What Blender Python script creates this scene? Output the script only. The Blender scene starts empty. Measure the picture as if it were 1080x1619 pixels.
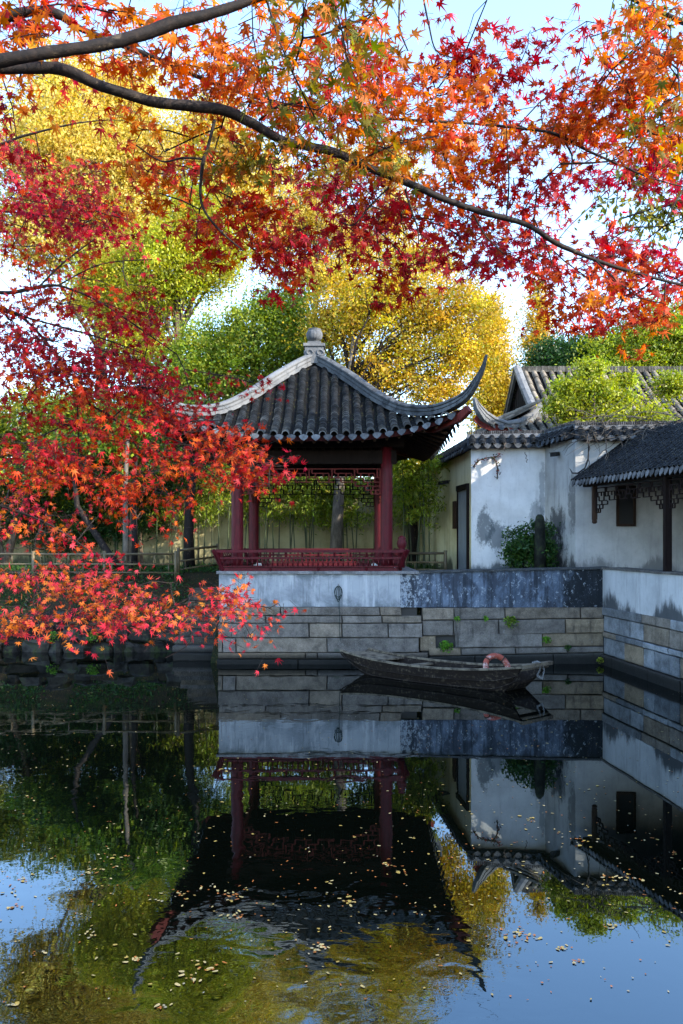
import bpy, math, random
import numpy as np
from mathutils import Vector, Matrix, Quaternion

random.seed(7)
RNG = np.random.default_rng(11)
SC = bpy.context.scene
COL = SC.collection
R = math.radians

# ------------------------------------------------------------------ camera, world, sun, exposure
CAM_H = 3.06
FPX = 1260.0
cam_data = bpy.data.cameras.new("camera")
cam = bpy.data.objects.new("camera", cam_data)
COL.objects.link(cam)
cam.location = (0, 0, CAM_H)
cam.rotation_euler = (R(90), 0, 0)
cam_data.sensor_fit = 'HORIZONTAL'
cam_data.sensor_width = 24.0
cam_data.lens = 28.0
cam_data.shift_y = 47.5 / 1080
cam_data.clip_start = 0.05
cam_data.clip_end = 3000
SC.camera = cam

TO_SUN = Vector((0.74, -0.47, 0.48)).normalized()
world = bpy.data.worlds.new("World")
SC.world = world
world.use_nodes = True
wn = world.node_tree
bg = wn.nodes["Background"]
sky = wn.nodes.new("ShaderNodeTexSky")
sky.sky_type = 'NISHITA'
sky.sun_disc = False
sky.sun_elevation = math.asin(TO_SUN.z)
sky.sun_rotation = math.atan2(TO_SUN.x, TO_SUN.y)
sky.air_density = 1.0
sky.dust_density = 0.5
sky.ozone_density = 2.4
wn.links.new(sky.outputs[0], bg.inputs[0])
bg.inputs[1].default_value = 0.15

sun_data = bpy.data.lights.new("sun", 'SUN')
sun_data.energy = 2.0
sun_data.angle = R(0.5)
sun_data.color = (1.0, 0.9, 0.74)
sun = bpy.data.objects.new("sun", sun_data)
COL.objects.link(sun)
sun.rotation_euler = (-TO_SUN).to_track_quat('-Z', 'Y').to_euler()

SC.view_settings.view_transform = 'Standard'
SC.view_settings.look = 'None'
SC.view_settings.exposure = 2.5
SC.view_settings.gamma = 1
SC.cycles.max_bounces = 8
SC.cycles.transparent_max_bounces = 8
SC.cycles.caustics_reflective = False
SC.cycles.caustics_refractive = False


def W(px, py, Y):
    """photo pixel at depth Y -> world point"""
    return Vector(((px - 540) * Y / FPX, Y, CAM_H + (857 - py) * Y / FPX))


# ------------------------------------------------------------------ mesh helpers
class MB:
    def __init__(self):
        self.v, self.f, self.c = [], [], []

    def add(self, verts, faces, col=(1, 1, 1)):
        b = len(self.v)
        self.v.extend([tuple(p) for p in verts])
        self.f.extend([tuple(i + b for i in q) for q in faces])
        self.c.extend([col] * len(verts))
        return b

    def box(self, c, s, rz=0, col=(1, 1, 1), jit=0):
        cx, cy, cz = c
        sx, sy, sz = s[0] / 2, s[1] / 2, s[2] / 2
        ca, sa = math.cos(rz), math.sin(rz)
        vs = []
        for z in (-sz, sz):
            for x, y in ((-sx, -sy), (sx, -sy), (sx, sy), (-sx, sy)):
                x += random.uniform(-jit, jit); y += random.uniform(-jit, jit)
                vs.append((cx + x * ca - y * sa, cy + x * sa + y * ca, cz + z + random.uniform(-jit, jit)))
        self.add(vs, [(3, 2, 1, 0), (4, 5, 6, 7), (0, 1, 5, 4), (1, 2, 6, 5), (2, 3, 7, 6), (3, 0, 4, 7)], col)

    def bar(self, p, q, w, h=None, col=(1, 1, 1), up=(0, 0, 1)):
        """rectangular bar from p to q, width w (sideways), height h"""
        h = w if h is None else h
        p, q = Vector(p), Vector(q)
        d = (q - p).normalized()
        upv = Vector(up)
        if abs(d.dot(upv)) > 0.98:
            upv = Vector((0, 1, 0))
        s = d.cross(upv).normalized()
        u = s.cross(d).normalized()
        s *= w / 2; u *= h / 2
        vs = [p - s - u, p + s - u, p + s + u, p - s + u, q - s - u, q + s - u, q + s + u, q - s + u]
        self.add(vs, [(0, 1, 2, 3), (7, 6, 5, 4), (4, 5, 1, 0), (5, 6, 2, 1), (6, 7, 3, 2), (7, 4, 0, 3)], col)

    def tube(self, pts, radii, n=8, col=(1, 1, 1), caps=True):
        pts = [Vector(p) for p in pts]
        if not hasattr(radii, '__len__'):
            radii = [radii] * len(pts)
        t0 = (pts[1] - pts[0]).normalized()
        ref = Vector((0, 0, 1)) if abs(t0.z) < 0.9 else Vector((1, 0, 0))
        u = t0.cross(ref).normalized()
        vs = []
        for i, p in enumerate(pts):
            if i == 0: t = t0
            elif i == len(pts) - 1: t = (pts[i] - pts[i - 1]).normalized()
            else: t = (pts[i + 1] - pts[i - 1]).normalized()
            u = (u - t * u.dot(t))
            u = u.normalized() if u.length > 1e-6 else t.orthogonal().normalized()
            w = t.cross(u)
            for k in range(n):
                a = 2 * math.pi * k / n
                vs.append(p + (u * math.cos(a) + w * math.sin(a)) * radii[i])
        fs = []
        for i in range(len(pts) - 1):
            for k in range(n):
                fs.append((i * n + k, i * n + (k + 1) % n, (i + 1) * n + (k + 1) % n, (i + 1) * n + k))
        if caps:
            fs.append(tuple(range(n - 1, -1, -1)))
            fs.append(tuple((len(pts) - 1) * n + k for k in range(n)))
        self.add(vs, fs, col)

    def lathe(self, c, prof, n=16, col=(1, 1, 1), ribs=0, amp=0):
        vs, fs = [], []
        for r, z in prof:
            for k in range(n):
                a = 2 * math.pi * k / n
                rr = r * (1 + amp * math.cos(ribs * a)) if ribs else r
                vs.append((c[0] + rr * math.cos(a), c[1] + rr * math.sin(a), c[2] + z))
        for i in range(len(prof) - 1):
            for k in range(n):
                fs.append((i * n + k, i * n + (k + 1) % n, (i + 1) * n + (k + 1) % n, (i + 1) * n + k))
        fs.append(tuple(range(n - 1, -1, -1)))
        fs.append(tuple((len(prof) - 1) * n + k for k in range(n)))
        self.add(vs, fs, col)

    def prism(self, poly, off, col=(1, 1, 1)):
        """polygon (3D pts) extruded by vector off"""
        n = len(poly)
        off = Vector(off)
        vs = [Vector(p) for p in poly] + [Vector(p) + off for p in poly]
        fs = [tuple(range(n - 1, -1, -1)), tuple(range(n, 2 * n))]
        for k in range(n):
            fs.append((k, (k + 1) % n, n + (k + 1) % n, n + k))
        self.add(vs, fs, col)

    def sweep(self, rings, col=(1, 1, 1), closed=True):
        n = len(rings[0])
        vs = [p for r in rings for p in r]
        fs = []
        for i in range(len(rings) - 1):
            for k in range(n if closed else n - 1):
                fs.append((i * n + k, i * n + (k + 1) % n, (i + 1) * n + (k + 1) % n, (i + 1) * n + k))
        if closed:
            fs.append(tuple(range(n - 1, -1, -1)))
            fs.append(tuple((len(rings) - 1) * n + k for k in range(n)))
        self.add(vs, fs, col)

    def build(self, name, mat, parent=None, smooth=False):
        me = bpy.data.meshes.new(name)
        me.from_pydata(self.v, [], self.f)
        at = me.attributes.new("Col", 'FLOAT_COLOR', 'POINT')
        ca = np.ones((len(self.v), 4), dtype=np.float32)
        ca[:, :3] = np.array(self.c, dtype=np.float32).reshape(-1, 3)
        at.data.foreach_set("color", ca.ravel())
        if smooth is True:
            me.polygons.foreach_set("use_smooth", [True] * len(me.polygons))
        me.update()
        if smooth == 'auto':
            me.polygons.foreach_set("use_smooth", [True] * len(me.polygons))
            try: me.set_sharp_from_angle(angle=R(40))
            except Exception: pass
        return link(name, me, mat, parent)


def link(name, me, mat, parent=None):
    o = bpy.data.objects.new(name, me)
    COL.objects.link(o)
    me.materials.append(mat)
    if parent is not None:
        o.parent = parent
        root = parent
        o.matrix_parent_inverse = PINV.get(parent.name, Matrix.Identity(4))
        PINV[o.name] = Matrix.Identity(4)
    else:
        PINV[o.name] = Matrix.Identity(4)
    return o


PINV = {}


def thing(name, label, cat, loc=(0, 0, 0), group=None):
    o = bpy.data.objects.new(name, None)
    COL.objects.link(o)
    o.location = loc
    o.empty_display_size = 0.2
    PINV[o.name] = Matrix.Translation(-Vector(loc))
    return tag(o, label, cat, group)


def tag(o, label, cat, group=None):
    o['label'] = label
    o['category'] = cat
    if group: o['group'] = group
    return o


def struct(o, kind='structure'):
    o['kind'] = kind
    return o


def copy_tree(root, loc, label=None, rz=0, scale=None):
    r = root.copy(); COL.objects.link(r)
    r.location = loc
    r.rotation_euler = (0, 0, rz)
    if scale: r.scale = scale
    if label: r['label'] = label
    for ch in list(root.children):
        c = ch.copy(); COL.objects.link(c); c.parent = r
        for g in list(ch.children):
            d = g.copy(); COL.objects.link(d); d.parent = c
    return r


# ------------------------------------------------------------------ material helpers
class NT:
    def __init__(self, name):
        self.m = bpy.data.materials.new(name)
        self.m.use_nodes = True
        self.n = self.m.node_tree.nodes
        self.l = self.m.node_tree.links
        self.b = self.n["Principled BSDF"]
        self.out = self.n["Material Output"]
        self._tc = None

    def coord(self, scale=(1, 1, 1), kind='Object'):
        if self._tc is None:
            self._tc = self.n.new("ShaderNodeTexCoord")
        mp = self.n.new("ShaderNodeMapping")
        mp.inputs['Scale'].default_value = scale
        self.l.new(self._tc.outputs[kind], mp.inputs[0])
        return mp.outputs[0]

    def noise(self, scale=5, detail=5, rough=0.6, vec=None, dist=0):
        t = self.n.new("ShaderNodeTexNoise")
        t.inputs['Scale'].default_value = scale
        t.inputs['Detail'].default_value = detail
        t.inputs['Roughness'].default_value = rough
        t.inputs['Distortion'].default_value = dist
        self.l.new(vec if vec is not None else self.coord(), t.inputs['Vector'])
        return t.outputs['Fac']

    def vor(self, scale=5, vec=None, feature='F1'):
        t = self.n.new("ShaderNodeTexVoronoi")
        t.feature = feature
        t.inputs['Scale'].default_value = scale
        self.l.new(vec if vec is not None else self.coord(), t.inputs['Vector'])
        return t.outputs['Distance']

    def ramp(self, fac, stops):
        r = self.n.new("ShaderNodeValToRGB")
        e = r.color_ramp.elements
        while len(e) < len(stops): e.new(0.5)
        for i, (p, c) in enumerate(stops):
            e[i].position = p
            e[i].color = (*c, 1) if len(c) == 3 else c
        self.l.new(fac, r.inputs[0])
        return r.outputs[0]

    def sstep(self, fac, a, b, lo=0.0, hi=1.0):
        r = self.n.new("ShaderNodeMapRange")
        r.interpolation_type = 'SMOOTHSTEP'
        r.inputs[1].default_value = a
        r.inputs[2].default_value = b
        r.inputs[3].default_value = lo
        r.inputs[4].default_value = hi
        self.l.new(fac, r.inputs[0])
        return r.outputs[0]

    def math(self, op, a, b=None):
        m = self.n.new("ShaderNodeMath"); m.operation = op
        for i, x in enumerate((a, b)):
            if x is None: continue
            if isinstance(x, (int, float)): m.inputs[i].default_value = x
            else: self.l.new(x, m.inputs[i])
        return m.outputs[0]

    def mix(self, fac, a, b, mode='MIX'):
        m = self.n.new("ShaderNodeMix"); m.data_type = 'RGBA'; m.blend_type = mode
        if isinstance(fac, (int, float)): m.inputs[0].default_value = fac
        else: self.l.new(fac, m.inputs[0])
        for i, x in ((6, a), (7, b)):
            if isinstance(x, (tuple, list)): m.inputs[i].default_value = (*x[:3], 1)
            else: self.l.new(x, m.inputs[i])
        return m.outputs[2]

    def attr(self, name="Col"):
        a = self.n.new("ShaderNodeAttribute"); a.attribute_name = name
        return a.outputs['Color']

    def sep(self, axis=2):
        s = self.n.new("ShaderNodeSeparateXYZ")
        self.l.new(self.coord(), s.inputs[0])
        return s.outputs[axis]

    def bump(self, h, strength=0.3, dist=0.02):
        b = self.n.new("ShaderNodeBump")
        b.inputs['Strength'].default_value = strength
        b.inputs['Distance'].default_value = dist
        self.l.new(h, b.inputs['Height'])
        self.l.new(b.outputs[0], self.b.inputs['Normal'])
        return b.outputs[0]

    def done(self, col, rough=0.8, spec=0.3):
        if isinstance(col, (tuple, list)): self.b.inputs['Base Color'].default_value = (*col[:3], 1)
        else: self.l.new(col, self.b.inputs['Base Color'])
        if isinstance(rough, (int, float)): self.b.inputs['Roughness'].default_value = rough
        else: self.l.new(rough, self.b.inputs['Roughness'])
        self.b.inputs['Specular IOR Level'].default_value = spec
        return self.m


def m_plaster(name, base, stain, streak=0.5, lowz=None, mold=(0.03, 0.035, 0.04), mold_amt=0.0, mold_scale=1.6, patches=()):
    base, stain = tuple(v * .74 for v in base), tuple(v * .70 for v in stain)
    t = NT(name)
    big = t.noise(0.9, 6, 0.65)
    fine = t.noise(14, 5, 0.7)
    col = t.mix(t.sstep(big, 0.35, 0.72), base, stain)
    st = t.noise(1.0, 5, 0.7, t.coord((5, 5, 0.45)))
    col = t.mix(t.math('MULTIPLY', t.sstep(st, 0.5, 0.75), streak), col, tuple(x * 0.45 for x in stain))
    col = t.mix(t.math('MULTIPLY', t.sstep(fine, 0.55, 0.75), 0.35), col, tuple(x * 0.6 for x in stain))
    if lowz:
        z = t.sep(2)
        g = t.sstep(z, lowz[0], lowz[1], 1, 0)
        nn = t.noise(2.2, 6, 0.75, t.coord((2.5, 2.5, 0.8)))
        wide = t.noise(0.75, 3, 0.6, t.coord((1, 1, 0.02)))
        f = t.math('ADD', t.math('MULTIPLY', g, 0.62), t.math('MULTIPLY', nn, 0.75))
        f = t.math('ADD', f, t.math('MULTIPLY', t.math('SUBTRACT', wide, 0.5), 1.5))
        f = t.sstep(f, 0.74, 0.98)
        col = t.mix(t.math('MULTIPLY', f, 0.9), col, mold)
    for (px_, pz_, rx_, rz_, st_) in patches:      # damp blotches that belong to the wall itself
        dx = t.math('ABSOLUTE', t.math('MULTIPLY', t.math('SUBTRACT', t.sep(0), px_), 1 / rx_))
        dz = t.math('ABSOLUTE', t.math('MULTIPLY', t.math('SUBTRACT', t.sep(2), pz_), 1 / rz_))
        dd = t.math('ADD', t.math('MULTIPLY', dx, dx), t.math('MULTIPLY', dz, dz))
        nn = t.math('MULTIPLY', t.math('SUBTRACT', t.noise(3.2, 7, 0.78, t.coord((1.6, 1.6, 0.9))), 0.5), 4.2)
        col = t.mix(t.sstep(t.math('ADD', dd, nn), 1.1, 0.35, 0, st_), col, mold)
    if mold_amt > 0:
        m1 = t.noise(mold_scale, 8, 0.78, t.coord((1, 1, 0.6)), 0.6)
        f = t.sstep(m1, 0.62 - 0.35 * mold_amt, 0.72 - 0.3 * mold_amt)
        fl = t.noise(22, 4, 0.7)
        f = t.math('MULTIPLY', f, t.sstep(fl, 0.66, 0.58, 0.0, 1.0))
        col = t.mix(f, col, t.mix(t.sstep(t.noise(5, 4), 0.35, 0.65), mold, tuple(x * 2.6 for x in mold)))
    t.bump(t.math('ADD', t.math('MULTIPLY', fine, 0.5), big), 0.35, 0.02)
    return t.done(col, 0.9, 0.15)


def m_attr(name, rough=0.85, nscale=8, contrast=0.5, spec=0.25, bump=0.4, bscale=30, moss=None):
    """colour from the Col attribute, broken up by noise"""
    t = NT(name)
    a = t.attr()
    n1 = t.noise(nscale, 7, 0.7)
    n2 = t.noise(bscale, 4, 0.7)
    f = t.sstep(n1, 0.3, 0.7, 1 - contrast, 1 + contrast * 0.5)
    cm = t.n.new("ShaderNodeCombineColor")
    for i in range(3): t.l.new(f, cm.inputs[i])
    col = t.mix(1.0, a, cm.outputs[0], 'MULTIPLY')
    sp = t.sstep(n2, 0.58, 0.75, 0, 0.5)
    col = t.mix(sp, col, t.mix(0.55, col, (0.02, 0.02, 0.02)))
    if moss:
        mf = t.sstep(t.noise(moss[1], 6, 0.75), moss[2], moss[2] + 0.12, 0, 0.85)
        col = t.mix(mf, col, moss[0])
    t.bump(t.math('ADD', n1, t.math('MULTIPLY', n2, 0.5)), bump, 0.02)
    return t.done(col, rough, spec)


def m_leaf(name, trans=0.45, rough=0.45, spec=0.3):
    t = NT(name)
    a = t.attr()
    t.n.remove(t.b)
    p = t.n.new("ShaderNodeBsdfPrincipled")
    p.inputs['Roughness'].default_value = rough
    p.inputs['Specular IOR Level'].default_value = spec
    tr = t.n.new("ShaderNodeBsdfTranslucent")
    g = t.n.new("ShaderNodeHueSaturation")
    g.inputs['Saturation'].default_value = 1.15
    g.inputs['Value'].default_value = 1.25
    t.l.new(a, g.inputs['Color'])
    t.l.new(a, p.inputs['Base Color'])
    t.l.new(g.outputs[0], tr.inputs[0])
    mx = t.n.new("ShaderNodeMixShader")
    mx.inputs[0].default_value = trans
    t.l.new(p.outputs[0], mx.inputs[1]); t.l.new(tr.outputs[0], mx.inputs[2])
    t.l.new(mx.outputs[0], t.out.inputs[0])
    return t.m


M = {}
M['tile'] = m_attr('roof_tile', 0.7, 3.5, 0.75, 0.16, 0.5, 40, moss=((0.10, 0.085, 0.035), 5.0, 0.63))
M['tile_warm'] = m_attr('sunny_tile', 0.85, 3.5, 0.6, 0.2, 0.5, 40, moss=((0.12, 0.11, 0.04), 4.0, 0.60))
M['trough'] = (lambda t: t.done(t.mix(t.sstep(t.noise(16, 5, 0.7), 0.56, 0.66), (0.005, 0.005, 0.006),
               t.mix(t.sstep(t.noise(9, 3), 0.4, 0.6), (0.08, 0.055, 0.02), (0.05, 0.06, 0.02))), 0.95, 0.1))(NT('roof_trough'))  # black base paints the shade between tile rows; the speckles are debris
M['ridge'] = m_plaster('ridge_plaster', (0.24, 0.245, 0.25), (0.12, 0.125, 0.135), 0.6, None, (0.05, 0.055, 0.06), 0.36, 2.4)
M['ridge_shaded'] = m_plaster('ridge_shaded_plaster', (0.15, 0.16, 0.17), (0.08, 0.087, 0.095), 0.5, None, (0.02, 0.022, 0.025), 0.5, 2.4)  # duller ridge plaster: shade on the right-hand ridges put into the colour
M['white'] = m_plaster('white_plaster', (0.92, 0.91, 0.90), (0.72, 0.71, 0.70), 0.4, (2.0, 2.9), (0.075, 0.09, 0.10), patches=((4.12, 3.45, .26, .62, .8), (4.45, 3.25, .3, .5, .75), (5.55, 3.4, .22, 1.0, .55), (5.72, 4.6, .10, .9, .5)))
M['grey_plaster'] = m_plaster('grey_plaster', (0.64, 0.63, 0.60), (0.42, 0.41, 0.39), 0.7, (2.0, 3.2), (0.03, 0.032, 0.034), patches=((5.80, 2.7, .26, 1.0, .95), (5.95, 3.6, .10, .5, .8), (6.12, 4.1, .05, .9, .6)))
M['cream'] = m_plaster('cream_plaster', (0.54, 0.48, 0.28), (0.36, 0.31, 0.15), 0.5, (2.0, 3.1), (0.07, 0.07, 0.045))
M['cream_side'] = m_plaster('lit_cream_plaster', (0.95, 0.86, 0.54), (0.74, 0.64, 0.34), 0.5, (2.0, 3.0), (0.07, 0.07, 0.045))  # brighter copy of the cream plaster, light on the side wall in its colour
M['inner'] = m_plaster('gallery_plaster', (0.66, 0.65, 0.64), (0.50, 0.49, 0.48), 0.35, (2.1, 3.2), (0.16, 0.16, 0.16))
def m_quay_white():
    t = NT('quay_plaster')
    s1 = t.noise(1.0, 6, 0.72, t.coord((6, 6, 0.55)))
    s2 = t.noise(1.0, 5, 0.7, t.coord((18, 18, 0.9)))
    big = t.noise(1.1, 7, 0.7, t.coord((1, 1, 0.8)), 0.4)
    fine = t.noise(20, 5, 0.75)
    col = t.mix(t.sstep(big, 0.38, 0.64), (0.36, 0.385, 0.41), (0.20, 0.22, 0.245))
    col = t.mix(t.math('MULTIPLY', t.sstep(s1, 0.50, 0.66), 0.8), col, (0.50, 0.52, 0.54))
    col = t.mix(t.math('MULTIPLY', t.sstep(s2, 0.54, 0.7), 0.65), col, (0.13, 0.15, 0.165))
    z = t.sep(2)
    edge = t.math('ADD', t.sstep(z, 2.0, 2.26, 0, 0.14), t.sstep(z, 1.75, 1.44, 0, 0.12))
    col = t.mix(t.math('MULTIPLY', t.sstep(t.math('ADD', big, edge), 0.58, 0.74), 0.75), col, (0.13, 0.15, 0.16))
    col = t.mix(t.math('MULTIPLY', t.sstep(fine, 0.60, 0.70), 0.5), col, (0.17, 0.20, 0.20))
    t.bump(t.math('ADD', fine, big), 0.4, 0.02)
    return t.done(col, 0.9, 0.15)
M['quay_white'] = m_quay_white()
M['quay_mold'] = m_plaster('quay_mould', (0.40, 0.47, 0.56), (0.16, 0.20, 0.26), 0.8, (1.3, 2.5), (0.018, 0.024, 0.032), 0.62, 1.1)
def m_mould():
    t = NT('quay_mould')
    big = t.noise(0.8, 6, 0.7, t.coord((1, 1, 0.7)), 0.8)
    mid = t.noise(3.0, 8, 0.75, t.coord((1, 1, 0.55)), 0.3)
    streak = t.noise(1.0, 6, 0.7, t.coord((7, 7, 0.5)))
    fleck = t.noise(13, 6, 0.8, t.coord((1, 1, 0.65)))
    col = t.mix(t.sstep(big, 0.36, 0.66), (0.07, 0.095, 0.135), (0.15, 0.19, 0.255))
    col = t.mix(t.sstep(mid, 0.42, 0.60), col, (0.045, 0.055, 0.075))
    col = t.mix(t.math('MULTIPLY', t.sstep(streak, 0.44, 0.62), 0.75), col, (0.02, 0.025, 0.032))
    x = t.sstep(t.sep(0), 5.0, 6.2, 0, 0.30)
    x2 = t.sstep(t.sep(0), 1.3, 2.6, 0.14, 0)
    dk = t.sstep(t.math('ADD', big, x), 0.60, 0.74)
    col = t.mix(t.math('MULTIPLY', dk, 0.92), col, (0.012, 0.015, 0.018))
    fl = t.sstep(t.math('ADD', fleck, t.math('ADD', x2, t.math('MULTIPLY', mid, -0.25))), 0.455, 0.50)
    col = t.mix(t.math('MULTIPLY', fl, 0.8), col, (0.34, 0.38, 0.42))
    t.bump(t.math('ADD', fleck, mid), 0.5, 0.02)
    return t.done(col, 0.9, 0.15)
M['quay_mold'] = m_mould()
M['quay_side'] = m_plaster('quay_side_plaster', (0.62, 0.64, 0.66), (0.46, 0.48, 0.50), 0.6, (1.2, 2.25), (0.03, 0.035, 0.04))
def m_granite():
    t = NT('granite')
    a = t.attr()
    n1 = t.noise(2.6, 8, 0.75); n2 = t.noise(60, 4, 0.7); n3 = t.noise(9, 6, 0.75)
    f = t.sstep(n1, 0.3, 0.7, 0.5, 1.45)
    cm = t.n.new("ShaderNodeCombineColor")
    for i in range(3): t.l.new(f, cm.inputs[i])
    col = t.mix(1.0, a, cm.outputs[0], 'MULTIPLY')
    col = t.mix(t.sstep(n2, 0.52, 0.66, 0, 0.5), col, (0.03, 0.03, 0.03))
    col = t.mix(t.sstep(n2, 0.44, 0.34, 0, 0.35), col, (0.34, 0.33, 0.31))
    col = t.mix(t.sstep(t.noise(1.0, 6, 0.7, t.coord((5, 5, 0.5))), 0.56, 0.72, 0, 0.7), col, (0.03, 0.028, 0.024))
    col = t.mix(t.sstep(t.noise(1.6, 7, 0.75), 0.60, 0.70, 0, 0.6), col, (0.06, 0.09, 0.055))
    col = t.mix(t.sstep(n3, 0.62, 0.70, 0, 0.6), col, (0.28, 0.29, 0.28))
    z = t.math('ADD', t.sep(2), t.math('MULTIPLY', n1, -0.35))
    col = t.mix(t.sstep(z, 0.16, -0.04, 0, 0.9), col, (0.014, 0.014, 0.012))
    t.bump(t.math('ADD', n1, t.math('ADD', n3, t.math('MULTIPLY', n2, 0.4))), 0.8, 0.025)
    return t.done(col, 0.85, 0.15)
M['stone'] = m_granite()
M['rock'] = m_attr('bank_rock', 0.9, 3, 0.8, 0.2, 0.8, 18, moss=((0.035, 0.05, 0.015), 3.0, 0.52))
M['mortar'] = NT('dark_mortar').done((0.055, 0.052, 0.048), 0.95, 0.1)


def m_paint(name, col, dark, rough=0.45, nscale=3, spec=0.4):
    t = NT(name)
    v = t.coord((6, 6, 1))
    c = t.mix(t.sstep(t.noise(nscale, 6, 0.7, v), 0.35, 0.72), col, dark)
    c = t.mix(t.sstep(t.noise(40, 3, 0.7), 0.62, 0.72, 0, 0.5), c, tuple(x * 0.5 for x in dark))
    t.bump(t.noise(25, 4), 0.2, 0.01)
    return t.done(c, rough, spec)


M['red'] = m_paint('red_lacquer', (0.095, 0.007, 0.013), (0.045, 0.006, 0.008), 0.5, spec=0.18)
M['red_old'] = m_paint('faded_red_paint', (0.13, 0.020, 0.016), (0.06, 0.012, 0.01), 0.65, spec=0.12)
M['red_dark'] = m_paint('shaded_red_paint', (0.055, 0.011, 0.010), (0.02, 0.006, 0.005), 0.75, spec=0.08)  # red paint darkened to put shade on the fascia and bench seat
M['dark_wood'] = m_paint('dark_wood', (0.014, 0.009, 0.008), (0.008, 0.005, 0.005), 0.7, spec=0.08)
M['brown_wood'] = m_paint('brown_wood', (0.05, 0.028, 0.018), (0.02, 0.012, 0.009), 0.7, spec=0.12)
M['door'] = m_paint('grey_door_paint', (0.22, 0.25, 0.28), (0.15, 0.17, 0.19), 0.7)
M['black'] = NT('black_plastic').done((0.012, 0.012, 0.013), 0.5)
M['boat'] = (lambda t: (t.bump(t.noise(3, 6, 0.7, t.coord((2, 2, 14))), 0.5, 0.01), t.done(
    t.mix(t.sstep(t.noise(1.2, 7, 0.75, t.coord((1.2, 1.2, 6))), 0.4, 0.66), (0.015, 0.010, 0.007), t.mix(t.sstep(t.noise(14, 4), 0.5, 0.66), (0.018, 0.013, 0.011), (0.11, 0.085, 0.055))), 0.75, 0.12))[1])(NT('boat_wood'))
M['boat_pale'] = (lambda t: (t.bump(t.noise(6, 5), 0.4, 0.01), t.done(
    t.mix(t.sstep(t.noise(5, 7, 0.75), 0.4, 0.62), (0.19, 0.155, 0.11), (0.05, 0.04, 0.03)), 0.8, 0.15))[1])(NT('worn_boat_boards'))
M['ring'] = (lambda t: t.done(t.mix(t.sstep(t.noise(9, 6, 0.75), 0.5, 0.58), (0.30, 0.065, 0.04),
              t.mix(t.sstep(t.noise(20, 3), 0.45, 0.6), (0.45, 0.32, 0.28), (0.09, 0.03, 0.025))), 0.7, 0.3))(NT('faded_life_ring'))
M['rope'] = NT('green_rope').done((0.02, 0.035, 0.032), 0.9, 0.1)
M['chain'] = NT('grey_chain').done((0.22, 0.22, 0.22), 0.6, 0.4)
M['bamboo'] = m_attr('bamboo_cane', 0.5, 3, 0.4, 0.4, 0.1, 20)
M['fret'] = m_paint('dark_fret_wood', (0.020, 0.013, 0.012), (0.01, 0.007, 0.007), 0.8, spec=0.06)  # darker wood for the gallery fretwork
M['bark'] = (lambda t: (t.bump(t.noise(5, 7, 0.75, t.coord((4, 4, 1))), 0.8, 0.03), t.done(
    t.mix(t.sstep(t.noise(4, 6, 0.7, t.coord((3, 3, 1))), 0.35, 0.7), (0.06, 0.043, 0.032), (0.16, 0.12, 0.085)), 0.9, 0.15))[1])(NT('bark'))
M['bark_pale'] = (lambda t: (t.bump(t.noise(6, 6, .75, t.coord((4, 4, 1))), .5, .02), t.done(t.mix(t.sstep(t.noise(3, 6, .7, t.coord((3, 3, 1))), .35, .7), (.075, .062, .05), (.165, .14, .115)), .9, .15))[1])(NT('pale_bark'))
M['bark_dark'] = (lambda t: (t.bump(t.noise(14, 6, 0.75), 0.7, 0.01), t.done(
    t.mix(t.sstep(t.noise(11, 7, 0.75, None, 0.5), 0.56, 0.66), t.mix(t.sstep(t.noise(40, 5, 0.7), 0.4, 0.7), (0.006, 0.004, 0.004), (0.022, 0.014, 0.011)), (0.075, 0.056, 0.038)), 0.75, 0.25))[1])(NT('maple_bark'))
M['vine'] = m_attr('dry_vine', 0.9, 5, 0.4, 0.1, 0.1)
M['leaf'] = m_leaf('tree_leaf', 0.42)
M['maple'] = m_leaf('maple_leaf', 0.5, 0.5, 0.18)
M['float'] = m_attr('floating_leaf', 0.85, 30, 0.6, 0.08, 0.2)
M['ground'] = (lambda t: (t.bump(t.noise(8, 6), 0.6, 0.05), t.done(
    t.mix(t.sstep(t.noise(26, 5, 0.75), 0.55, 0.66), t.mix(t.sstep(t.noise(0.8, 5), 0.4, 0.6), (0.022, 0.018, 0.012), (0.016, 0.024, 0.008)),
          (0.16, 0.09, 0.025)), 0.95, 0.1))[1])(NT('garden_soil'))


def m_water():
    t = NT('pond_water')
    b = t.b
    b.inputs['Base Color'].default_value = (0.0008, 0.0014, 0.0010, 1)
    b.inputs['Roughness'].default_value = 0.012
    b.inputs['IOR'].default_value = 2.25
    b.inputs['Specular IOR Level'].default_value = 0.5
    b.inputs['Specular Tint'].default_value = (0.66, 0.88, 1.0, 1)
    big = t.noise(1.7, 1.5, 0.4, t.coord((1.1, 1.0, 1)), 1.6)
    fine = t.noise(6.0, 2, 0.5, t.coord((0.8, 1.8, 1)), 0.4)
    patch = t.sstep(t.noise(0.22, 2, 0.5, t.coord((1, 1.2, 1))), 0.40, 0.62, 0.15, 1.0)
    # ripples die out towards the sheltered far corner by the boat and the right-hand wall
    x = t.sstep(t.sep(0), -0.6, 1.6, 1.0, 0.16)
    y = t.sstep(t.sep(1), 5.5, 11.0, 1.0, 0.30)
    h = t.math('ADD', big, t.math('MULTIPLY', fine, 0.16))
    h = t.math('MULTIPLY', h, t.math('MULTIPLY', patch, t.math('MULTIPLY', x, y)))
    t.bump(h, 1.0, 0.0085)
    return t.m


M['water'] = m_water()

# ------------------------------------------------------------------ ground and pond
def wall_x(y):
    """x of the water face of the right-hand quay at depth y"""
    return 6.59 + (20 - y) * (0.40 / 3.7)


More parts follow.
